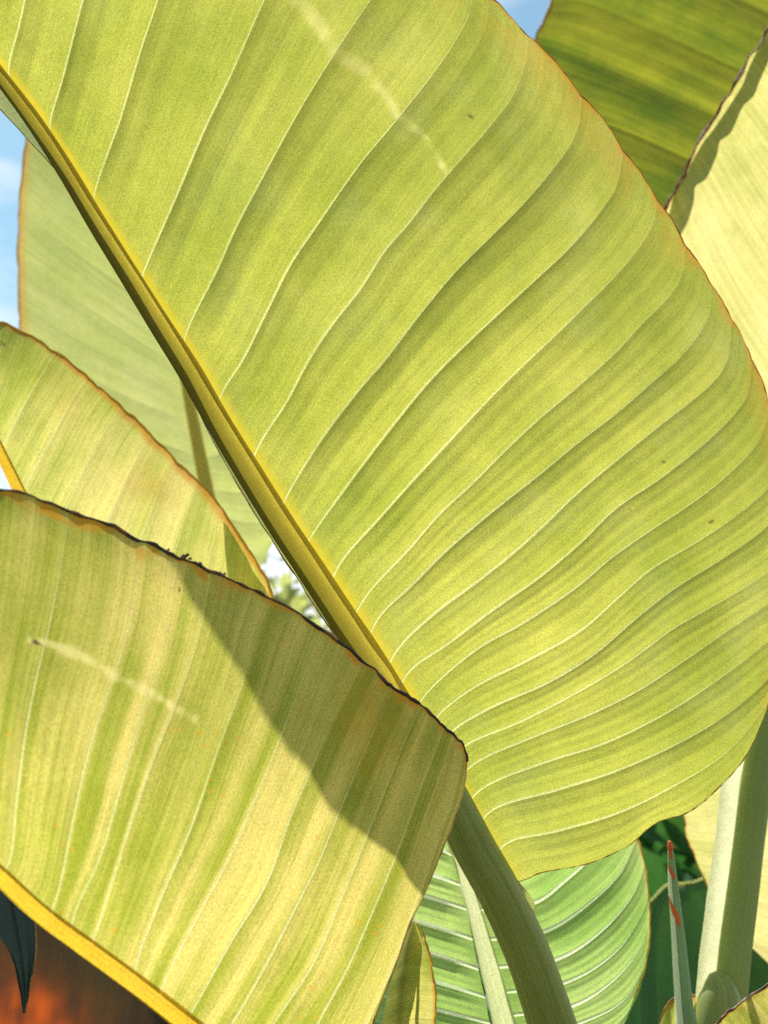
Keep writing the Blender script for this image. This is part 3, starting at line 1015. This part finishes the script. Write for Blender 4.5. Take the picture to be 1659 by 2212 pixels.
blade(L, CF, lambda u, v, S, T: cream_depth(u, v) + 0.02 * (1 - T) + 0.004, M['dark'], None, slope=0.05, NT=12, nsub=4, seed=57, edge_px=0, name='rolled_shade_strip')  # unseen curled strip added behind the margin to shade it as a band
pw, pr = px_tube(FM, cream_depth, [8, 10, 12, 14, 16, 18, 20, 22, 24, 26, 28], 80, ground=to_ground(P(1690, 1600, float(cream_depth(1690, 1600))), 0.02, base, 0.03))
stalk(L, pw, pr, M['ribwhite'], 'midrib', 12, 0.8)

# ================================================================== 7. ridged green leaf, bottom centre
def ridged_depth(u, v, S=None, T=None):
    return 1.42 - (v - 2212) * KPX * 1.45 * 0.25 + 0.00005 * np.abs(u - 1050)


HR = [
    [(965, 1800), (1060, 1720), (1130, 1660)],
    [(985, 1850), (1080, 1790), (1200, 1690), (1230, 1660)],
    [(1005, 1900), (1120, 1850), (1230, 1780), (1300, 1715)],
    [(1025, 1965), (1155, 1948), (1220, 1902), (1280, 1848), (1325, 1790), (1345, 1750)],
    [(1042, 2030), (1179, 2010), (1279, 1945), (1340, 1885), (1366, 1835), (1376, 1812)],
    [(1058, 2090), (1205, 2070), (1305, 2005), (1370, 1928), (1388, 1885), (1393, 1868)],
    [(1072, 2145), (1225, 2120), (1330, 2055), (1385, 1978), (1398, 1945), (1401, 1932)],
    [(1085, 2195), (1240, 2170), (1330, 2112), (1382, 2048), (1399, 2005), (1404, 1990)],
    [(1100, 2250), (1255, 2208), (1340, 2165), (1385, 2105), (1400, 2062), (1402, 2045)],
    [(1115, 2310), (1260, 2262), (1335, 2212), (1378, 2150), (1392, 2100)],
    [(1140, 2400), (1270, 2320), (1338, 2232), (1370, 2155)],
]
HL = [
    [(965, 1800), (930, 1770), (900, 1740)],
    [(985, 1850), (930, 1825), (840, 1800), (780, 1780)],
    [(1000, 1912), (930, 1888), (830, 1860), (740, 1830)],
    [(1015, 1965), (930, 1938), (830, 1910), (720, 1880)],
    [(1030, 2030), (930, 1998), (830, 1970), (710, 1940)],
    [(1043, 2095), (935, 2060), (830, 2032), (705, 2000)],
    [(1057, 2155), (940, 2120), (830, 2092), (710, 2060)],
    [(1070, 2212), (945, 2180), (830, 2152), (720, 2120)],
    [(1086, 2270), (960, 2240), (840, 2212), (740, 2180)],
    [(1110, 2350), (980, 2310), (860, 2280), (780, 2250)],
]
HM = [(965, 1800), (985, 1850), (1008, 1912), (1027, 1975), (1045, 2040), (1060, 2100), (1075, 2155), (1092, 2222), (1115, 2310), (1150, 2420)]
base = foot(1150, 2420, 1.35, 0.05, 0.2)
L = thing('banana_leaf', 'bright green ridged leaf with cream midrib below the large leaf, behind its petiole', 'leaf', base)
hm = lambda U, Vv, S, T: (np.clip((T - 0.975) * 40, 0, 1) * 0.5, np.clip((T - 0.93) * 14, 0, 1) * 0.4, np.zeros_like(U))
HRAD = [7, 10, 13, 17, 20, 22, 24, 27, 29, 31, 32]
b, W = blade(L, trim(HR, [x * 0.6 for x in HRAD]), ridged_depth, M['ridged'], M['vein_white'], slope=0.85, sharp=0.5, NT=100, nsub=14, vw=4.5, vraise=0.4, seed=65, marks=hm, edge_px=2, fade=0.3)
margin(L, W[:, -1], M['edge_gold'], 0.0009, 62)
b, W = blade(L, trim(HL, [x * 0.45 for x in HRAD]), ridged_depth, M['ridged'], M['vein_white'], slope=1.3, sharp=0.5, NT=80, nsub=14, vw=5.0, vraise=0.4, seed=66, marks=hm, edge_px=2)
pw, pr = px_tube(HM, ridged_depth, [6, 9, 13, 16, 19, 21, 23, 26, 29, 32], 80, shift=0.001, ground=to_ground(P(1150, 2420, float(ridged_depth(1150, 2420))), 0.02, base, 0.025))
half_pipe(L, pw, pr, M['ribwhite'], flat=0.5)

# ================================================================== 8. small rolled leaf at the foot of the front leaf
def roll_depth(u, v, S=None, T=None):
    d = 1.20 - 0.00002 * (v - 2100)
    if T is not None:
        d = d - 0.03 * np.sin(T * math.pi)
    return d


J = [
    [(893, 1992), (895, 1990), (898, 1993)],
    [(870, 2040), (893, 2020), (916, 2022)],
    [(850, 2100), (890, 2075), (932, 2078)],
    [(835, 2160), (885, 2135), (938, 2135)],
    [(825, 2220), (880, 2200), (939, 2200)],
    [(820, 2300), (876, 2280), (935, 2280)],
    [(830, 2400), (872, 2385), (915, 2385)],
]


def roll_marks(U, Vv, S, T):
    o = np.clip((T - 0.93) * 20, 0, 1) * 0.7
    return o, np.zeros_like(U), 0.35 * np.exp(-((T - 0.35) / 0.08) ** 2)


base = foot(872, 2400, 1.2, 0.02, 0.05)
L = thing('young_leaf', 'narrow rolled yellow-green leaf tucked behind the scorched leaf, before the ridged leaf', 'leaf', base)
b, W = blade(L, J, roll_depth, M['left'], None, slope=0.1, NT=60, nsub=10, seed=75, marks=roll_marks, edge_px=2)
margin(L, W[:, -1], M['edge_gold'], 0.0009, 72)
pw, pr = px_tube([(893, 1995), (891, 2040), (888, 2100), (884, 2160), (880, 2220), (875, 2300), (872, 2400)], lambda u, v: roll_depth(u, v) - 0.012, [2, 4, 5, 6, 7, 9, 12], 60,
                 ground=to_ground(P(872, 2400, 1.19), 0.02, base, 0.02))
stalk(L, pw, pr, M['petiole'], 'midrib', 10, 0.7)

# ================================================================== 9. thick stem, right
ST = [(1705, 1180), (1690, 1330), (1672, 1480), (1640, 1640), (1615, 1806), (1600, 1930), (1584, 2055), (1574, 2160), (1566, 2260), (1560, 2400)]
STR = [30, 32, 34, 36, 37, 38, 39, 40, 42, 44]
base = foot(1560, 2400, 1.44, 0.0, 0.05)
L = thing('leaf_stalk', 'thick upright pale green leaf stalk lit along one side, right of the spike', 'stalk', base)
stem_d = lambda u, v: 1.44 - (v - 2400) * KPX * 1.5 * 0.35
pw, pr = px_tube(ST, stem_d, STR, 100, ground=to_ground(P(1560, 2400, 1.44), 0.03, base, 0.045))
stalk(L, pw, pr, M['stem'], 'petiole', 44, 0.9, ripple=0.02)
# membranous wing along its left side
WG = [[(1690, 1200), (1680, 1195), (1672, 1190)], [(1665, 1400), (1645, 1395), (1630, 1390)], [(1628, 1560), (1608, 1557), (1590, 1555)],
      [(1600, 1680), (1580, 1678), (1560, 1676)], [(1588, 1806), (1565, 1806), (1545, 1806)], [(1572, 1920), (1550, 1920), (1529, 1920)],
      [(1556, 2035), (1535, 2035), (1514, 2035)], [(1546, 2135), (1525, 2135), (1504, 2135)], [(1540, 2240), (1520, 2240), (1502, 2240)], [(1536, 2360), (1520, 2360), (1504, 2360)]]
blade(L, WG, lambda u, v, S, T: stem_d(u, v) - 0.006 - 0.009 * T - 0.004 * np.sin(T * math.pi), M['wing'], None, slope=0.02, NT=24, nsub=10, seed=141, edge_px=0.6, name='wing', und=0.0)
# sheath wrapping its foot
SH = [(1540, 2100), (1545, 2112), (1552, 2140), (1552, 2190), (1548, 2260), (1545, 2395)]
SHR = [12, 26, 42, 54, 58, 60]
pw, pr = px_tube(SH, lambda u, v: stem_d(u, v) - 0.012, SHR, 50)
stalk(L, pw, pr, M['petiole'], 'sheath', 20, 0.9)

# ================================================================== 10. red streaked spike
SP = [(1447, 1819), (1448, 1832), (1451, 1870), (1456, 1930), (1463, 2000), (1470, 2080), (1476, 2150), (1482, 2212), (1490, 2320)]
SPR = [2.5, 6, 8.5, 11.5, 14, 17, 19, 21, 24]
base = foot(1490, 2320, 1.42, 0.02, 0.05)
L = thing('leaf_spike', 'slender tightly rolled green leaf spike with red streaks, beside the thick pale stalk', 'leaf', base)
pw, pr = px_tube(SP, 1.42, SPR, 120, ground=to_ground(P(1490, 2320, 1.42), 0.01, base, 0.016))
stalk(L, pw, pr, M['spike'], 'rolled_blade', 18, 1.0)
M['spikelit'] = stalk_mat('spike_lit', (0.66, 0.74, 0.55), (0.75, 0.8, 0.62), 0.3, 0.004)
spc = catmull([(*p, r) for p, r in zip(SP, SPR)], 300)


def streak(y0, y1, a0, a1, wpx):
    n = 40
    vv, ff = [], []
    for i in range(n):
        k = i / (n - 1)
        y = y0 + (y1 - y0) * k
        a = a0 + (a1 - a0) * k
        w = wpx * math.sin(math.pi * min(max(k, 0.02), 0.98)) ** 0.6
        for j in range(4):
            yy = y + (j / 3 - 0.5) * w
            cx = np.interp(yy, spc[:, 1], spc[:, 0]); r = np.interp(yy, spc[:, 1], spc[:, 2]) * (1.03 + 0.03 * (j in (1, 2)))
            d = 1.42 - r * KPX * 1.42 * math.cos(a)
            vv.append(P(cx + r * math.sin(a), yy, d))
    for i in range(n - 1):
        for j in range(3):
            q = i * 4 + j
            ff.append((q, q + 1, q + 5, q + 4))
    link_mesh('red_streak', vv, ff, M['spikered'], L)


vv, ff = [], []
ys = np.linspace(1872, 2300, 50)
for yy in ys:
    cx = np.interp(yy, spc[:, 1], spc[:, 0]); r = np.interp(yy, spc[:, 1], spc[:, 2]) * 1.02
    for a in np.linspace(-1.75, -0.25, 7):
        vv.append(P(cx + r * math.sin(a), yy, 1.42 - r * KPX * 1.42 * math.cos(a)))
for i in range(len(ys) - 1):
    for j in range(6):
        q = i * 7 + j
        ff.append((q, q + 1, q + 8, q + 7))
link_mesh('lit_side', vv, ff, M['spikelit'], L)  # sunlit left side of the spike, put in as a paler shell
streak(1826, 1864, -1.2, 1.3, 20)
streak(1868, 1908, -1.4, 1.5, 18)
streak(1935, 2022, -1.5, 1.5, 30)
tip = px_tube([(1446, 1817), (1448, 1826), (1449, 1834)], 1.416, [3, 6.5, 7.5], 10)
stalk(L, tip[0], tip[1], M['spikered'], 'tip', 10)

# ================================================================== 11. cream leaf behind the stalk
def cream2_depth(u, v, S=None, T=None):
    return 1.95 + (v - 1800) * KPX * 1.95 * 0.3


Q = [
    [(1700, 1500), (1600, 1500), (1480, 1560)],
    [(1720, 1620), (1620, 1620), (1530, 1640), (1462, 1680)],
    [(1735, 1740), (1640, 1740), (1550, 1745), (1472, 1752)],
    [(1745, 1850), (1650, 1850), (1570, 1840), (1492, 1830)],
    [(1750, 1950), (1670, 1950), (1590, 1930), (1522, 1905)],
    [(1760, 2040), (1700, 2050), (1640, 2035), (1570, 1985)],
    [(1780, 2130), (1740, 2130), (1690, 2105), (1622, 2045)],
]
base = foot(1800, 2200, 1.95, 0.05, 0.1)
L = thing('banana_leaf', 'pale cream leaf with thin brown edge partly hidden behind the thick pale stalk', 'leaf', base)
qm = lambda U, Vv, S, T: (np.clip((T - 0.975) * 40, 0, 1) * 0.5, np.zeros_like(U), np.zeros_like(U))
b, W = blade(L, Q, cream2_depth, M['pale'], M['vein'], slope=0.15, NT=70, nsub=10, vw=1.2, seed=85, marks=qm, edge_px=3)
margin(L, W[:, -1], M['edge_brown'], 0.0012, 82)
QM = [(1690, 1420), (1700, 1500), (1720, 1620), (1735, 1740), (1745, 1850), (1752, 1950), (1762, 2040), (1780, 2130), (1800, 2250)]
pw, pr = px_tube(QM, cream2_depth, [6, 9, 12, 15, 17, 19, 21, 23, 26], 70, ground=to_ground(P(1800, 2250, float(cream2_depth(1800, 2250))), 0.02, base, 0.03))
stalk(L, pw, pr, M['ribwhite'], 'midrib', 12, 0.8)

# ================================================================== 12. shaded leaf behind the spike
def shade_depth(u, v, S=None, T=None):
    return 2.15 - (v - 1950) * KPX * 2.15 * 0.65


Y = [
    [(1330, 2330), (1330, 2150), (1375, 1985), (1398, 1958), (1402, 1950)],
    [(1400, 2330), (1385, 2150), (1400, 2000), (1425, 1930), (1440, 1912)],
    [(1480, 2330), (1460, 2150), (1460, 2000), (1468, 1930), (1472, 1908)],
    [(1560, 2330), (1540, 2150), (1530, 2020), (1515, 1930), (1500, 1905)],
    [(1640, 2330), (1620, 2170), (1590, 2060), (1550, 1940), (1530, 1895)],
    [(1720, 2330), (1710, 2200), (1680, 2090), (1620, 1960), (1580, 1900)],
]
base = foot(1560, 2380, 1.95, 0.0, 0.1)
L = thing('broad_leaf', 'deep green shaded leaf with pale curled upper edge behind the red-streaked spike', 'leaf', base)
ym = lambda U, Vv, S, T: (np.zeros_like(U), np.clip((T - 0.965) * 40, 0, 1) * 0.8 * (U < 1480), np.zeros_like(U))
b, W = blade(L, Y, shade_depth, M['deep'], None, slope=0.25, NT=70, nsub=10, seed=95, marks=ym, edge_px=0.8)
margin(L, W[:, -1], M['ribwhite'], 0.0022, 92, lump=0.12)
YM = [(1530, 1895), (1560, 2060), (1580, 2200), (1575, 2330), (1560, 2420)]
pw, pr = px_tube(YM, lambda u, v: shade_depth(u, v) + 0.01, [3, 6, 9, 12, 15], 50, ground=to_ground(P(1560, 2420, float(shade_depth(1560, 2420))), 0.02, base, 0.025))
stalk(L, pw, pr, M['petiole'], 'midrib', 10)

# ================================================================== 13. leaf in the lower right corner
def corner_depth(u, v, S=None, T=None):
    return 1.28 + (0 if T is None else 0.02 * T)


X_ = [
    [(1560, 2420), (1530, 2300), (1515, 2260)],
    [(1620, 2440), (1580, 2290), (1543, 2216)],
    [(1690, 2450), (1640, 2280), (1575, 2184)],
    [(1760, 2440), (1700, 2260), (1615, 2154)],
    [(1830, 2420), (1760, 2240), (1665, 2124)],
    [(1900, 2380), (1830, 2210), (1730, 2095)],
    [(1960, 2320), (1910, 2200), (1820, 2080)],
]
base = foot(1780, 2460, 1.28, 0.02, 0.05)
L = thing('banana_leaf', 'sunlit yellow-green leaf with frayed grey edge beneath the thick pale stalk', 'leaf', base)
xm = lambda U, Vv, S, T: (np.clip((T - 0.955) * 25, 0, 1) * 0.4, np.zeros_like(U), np.clip((T - 0.90) * 12, 0, 1) * (vnoise2(S * 4, T * 20, 99) > 0.5) * 0.3)
b, W = blade(L, X_, corner_depth, M['front'], M['vein'], slope=0.2, NT=70, nsub=10, vw=1.6, seed=105, marks=xm, edge_px=3)
margin(L, W[:, -1], M['edge_white'], 0.001, 102, lump=0.2)
XM = [(1960, 2320), (1900, 2380), (1830, 2420), (1760, 2440), (1690, 2455), (1620, 2465)]
pw, pr = px_tube(XM, corner_depth, [8, 11, 13, 15, 17, 18], 50, ground=to_ground(P(1620, 2465, 1.28), 0.02, foot(1600, 2480, 1.28, -0.02, 0.05), 0.02))
stalk(L, pw, pr, M['gold'], 'midrib', 10)

# ================================================================== 14. small yellow leaf at the foot of the spike
Z = [
    [(1400, 2330), (1405, 2290), (1412, 2250)],
    [(1425, 2340), (1420, 2260), (1424, 2212)],
    [(1455, 2345), (1445, 2240), (1448, 2162)],
    [(1490, 2345), (1490, 2230), (1500, 2150)],
    [(1520, 2340), (1520, 2230), (1522, 2170)],
    [(1545, 2330), (1535, 2280), (1530, 2230)],
]
base = foot(1480, 2400, 1.47, 0.0, 0.05)
L = thing('young_leaf', 'small orange-edged yellow-green leaf at the foot of the red-streaked spike', 'leaf', base)
zm = lambda U, Vv, S, T: (np.clip((T - 0.90) * 14, 0, 1) * 0.85, np.zeros_like(U), np.zeros_like(U))
b, W = blade(L, Z, lambda u, v, S, T: 1.455 + 0.02 * T, M['left'], None, slope=0.2, NT=50, nsub=8, seed=115, marks=zm)
margin(L, W[:, -1], M['edge_brown'], 0.001, 112)
pw, pr = px_tube([(1480, 2260), (1482, 2340), (1482, 2420)], 1.465, [4, 8, 10], 40, ground=to_ground(P(1482, 2420, 1.465), 0.02, base, 0.015))
stalk(L, pw, pr, M['petiole'], 'petiole', 10)

# ================================================================== 15. drooping dark leaf, lower left
def teal_depth(u, v, S=None, T=None):
    return 1.30 + 0.00004 * (v - 1900)


TLm = [(-120, 1700), (-40, 1800), (15, 1920), (42, 2050), (52, 2130), (52, 2188)]
TLg = [[(-120, 1700), (-90, 1690), (-60, 1680)], [(-40, 1800), (10, 1800), (60, 1815)], [(15, 1920), (45, 1920), (72, 1940)],
       [(42, 2050), (60, 2045), (79, 2050)], [(52, 2130), (60, 2125), (66, 2130)], [(52, 2188), (53, 2189), (54, 2188)]]
TLh = [[(-120, 1700), (-150, 1730), (-180, 1760)], [(-40, 1800), (-80, 1850), (-110, 1880)], [(15, 1920), (-20, 1950), (-50, 1960)],
       [(42, 2050), (28, 2060), (17, 2052)], [(52, 2130), (46, 2138), (40, 2130)], [(52, 2188), (50, 2189), (49, 2188)]]
base = foot(-160, 1600, 1.3, -0.15, 0.25)
L = thing('spear_leaf', 'dark blue-green pointed leaf hanging tip down under the golden midrib', 'leaf', base)
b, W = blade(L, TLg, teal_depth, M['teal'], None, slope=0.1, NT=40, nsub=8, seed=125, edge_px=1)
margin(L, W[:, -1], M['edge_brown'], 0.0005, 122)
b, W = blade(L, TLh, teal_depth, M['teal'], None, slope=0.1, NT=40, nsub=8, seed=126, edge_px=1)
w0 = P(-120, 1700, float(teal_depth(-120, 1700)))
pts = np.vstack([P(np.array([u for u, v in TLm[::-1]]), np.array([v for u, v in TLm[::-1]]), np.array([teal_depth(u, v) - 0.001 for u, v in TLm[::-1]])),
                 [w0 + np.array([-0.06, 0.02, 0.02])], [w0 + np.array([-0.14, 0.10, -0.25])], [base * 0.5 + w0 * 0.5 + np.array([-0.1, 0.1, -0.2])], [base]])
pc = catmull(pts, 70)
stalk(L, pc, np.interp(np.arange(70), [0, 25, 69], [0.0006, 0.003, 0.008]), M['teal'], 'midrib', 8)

# ================================================================== 16. bronze-red leaf in the shade, lower left
def red_depth(u, v, S=None, T=None):
    return 1.75 - (v - 2000) * KPX * 1.75 * 0.4


RG = [
    [(-300, 2420), (-330, 2250), (-330, 2050), (-280, 1800)],
    [(-150, 2440), (-170, 2250), (-160, 2050), (-120, 1750)],
    [(0, 2460), (-20, 2250), (0, 2050), (40, 1750)],
    [(130, 2460), (130, 2250), (150, 2050), (190, 1760)],
    [(260, 2460), (270, 2250), (300, 2080), (330, 1850)],
    [(380, 2460), (400, 2270), (440, 2120), (470, 1950)],
    [(500, 2440), (530, 2300), (570, 2200), (590, 2080)],
]


def red_marks(U, Vv, S, T):
    n = vnoise2(U / 40, Vv / 90, 131)
    fb = vnoise2(U / 9, Vv / 70, 132) * 0.6 + vnoise2(U / 30, Vv / 30, 133) * 0.7
    w = np.clip(np.exp(-(((U - 30) / 120) ** 2 + ((Vv - 2225) / 85) ** 2)) * (0.6 + 0.8 * n) * 1.5 * fb, 0, 1)
    w = np.maximum(w, 0.14 * np.exp(-(((U - 20) / 60) ** 2 + ((Vv - 2110) / 80) ** 2)))
    return w, np.zeros_like(U), np.zeros_like(U)


base = foot(420, 2480, 1.6, 0.0, 0.05)
L = thing('bronze_leaf', 'dark reddish-brown leaf flushed orange, in shade below the golden midrib', 'leaf', base)
b, W = blade(L, RG, red_depth, M['red'], None, slope=0.05, NT=60, nsub=10, vw=1.5, seed=135, marks=red_marks, edge_px=3)
RM = [(470, 1950), (450, 2120), (430, 2300), (420, 2460)]
pw, pr = px_tube(RM, lambda u, v: red_depth(u, v) + 0.012, [4, 8, 10, 12], 40, ground=to_ground(P(420, 2460, float(red_depth(420, 2460))), 0.02, base, 0.02))
stalk(L, pw, pr, M['red'], 'midrib', 8)

# ================================================================== background shrubs
def shrub(label, x, y, height, width, nleaf, seed, group=None):
    rs = np.random.default_rng(seed)
    L = thing('shrub', label, 'shrub', (x, y, 0.0), group)
    # stems
    for i in range(5):
        a = rs.random() * 6.28
        tp = np.array([x + math.cos(a) * width * 0.3, y + math.sin(a) * width * 0.3, height * (0.6 + 0.3 * rs.random())])
        b0 = np.array([x + math.cos(a) * 0.1, y + math.sin(a) * 0.1, 0.0])
        pc = catmull([b0, b0 * 0.5 + tp * 0.5 + np.array([0.05, 0, 0.1]), tp], 14)
        stalk(L, pc, np.linspace(0.03, 0.008, 14), M['petiole'], 'stem', 8)
    verts, faces, uvs = [], [], []
    for i in range(nleaf):
        # clumped in the crown volume
        u = rs.normal(size=3); u /= np.linalg.norm(u)
        rr = rs.random() ** 0.4
        c = np.array([x, y, height * 0.52]) + u * rr * np.array([width * 0.5, width * 0.5, height * 0.5])
        c[2] += 0.15 * math.sin(c[0] * 5 + seed) * rr
        d = u * 0.6 + rs.normal(size=3) * 0.5 + np.array([0, 0, -0.2]); d /= np.linalg.norm(d)
        s = np.cross(d, rs.normal(size=3)); s /= np.linalg.norm(s) + 1e-9
        nn = np.cross(d, s)
        l = 0.16 + 0.16 * rs.random(); w = l * (0.2 + 0.12 * rs.random())
        k = len(verts)
        verts += [c, c + d * l * 0.35 + s * w + nn * w * 0.3, c + d * l * 0.45, c + d * l * 0.35 - s * w + nn * w * 0.3, c + d * l - nn * l * 0.12]
        faces += [(k, k + 1, k + 2), (k, k + 2, k + 3), (k + 1, k + 4, k + 2), (k + 2, k + 4, k + 3)]
        uvs += [(i, 0), (i + .5, .4), (i, .5), (i - .5, .4), (i, 1)]
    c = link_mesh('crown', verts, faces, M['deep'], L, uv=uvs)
    return L


shrub('dense dark green shrub filling the gap behind the red-streaked spike', 1.45, 4.5, 2.05, 2.3, 2600, 201)

# sparse pale tree far behind, seen in the gap beside the olive midrib
rs = np.random.default_rng(77)
tb = np.array([-0.62, 8.0, 0.0])
L = thing('tree', 'hazy pale green tree far off, glimpsed in the bright gap left of the olive midrib', 'tree', tb)
top = tb + np.array([0.05, 0, 3.3])
stalk(L, catmull([tb, tb + np.array([0.03, 0, 1.3]), top], 20), np.linspace(0.07, 0.015, 20), M['petiole'], 'trunk', 8)
verts, faces, uvs = [], [], []
for i in range(520):
    u = rs.normal(size=3); u /= np.linalg.norm(u)
    c = tb + np.array([0, 0, 2.95]) + u * rs.random() ** 0.5 * np.array([0.75, 0.75, 0.62])
    d = rs.normal(size=3) + np.array([0, 0, -0.6]); d /= np.linalg.norm(d)
    sdv = np.cross(d, rs.normal(size=3)); sdv /= np.linalg.norm(sdv)
    l = 0.12 + 0.1 * rs.random(); w_ = l * 0.28
    k = len(verts)
    verts += [c, c + d * l * 0.4 + sdv * w_, c + d * l, c + d * l * 0.4 - sdv * w_]
    faces += [(k, k + 1, k + 2), (k, k + 2, k + 3)]
    uvs += [(i, 0), (i + .5, .4), (i, 1), (i - .5, .4)]
link_mesh('crown', verts, faces, M['back'], L, uv=uvs)

for o in list(bpy.data.objects):
    if '_base' in o:
        del o['_base']
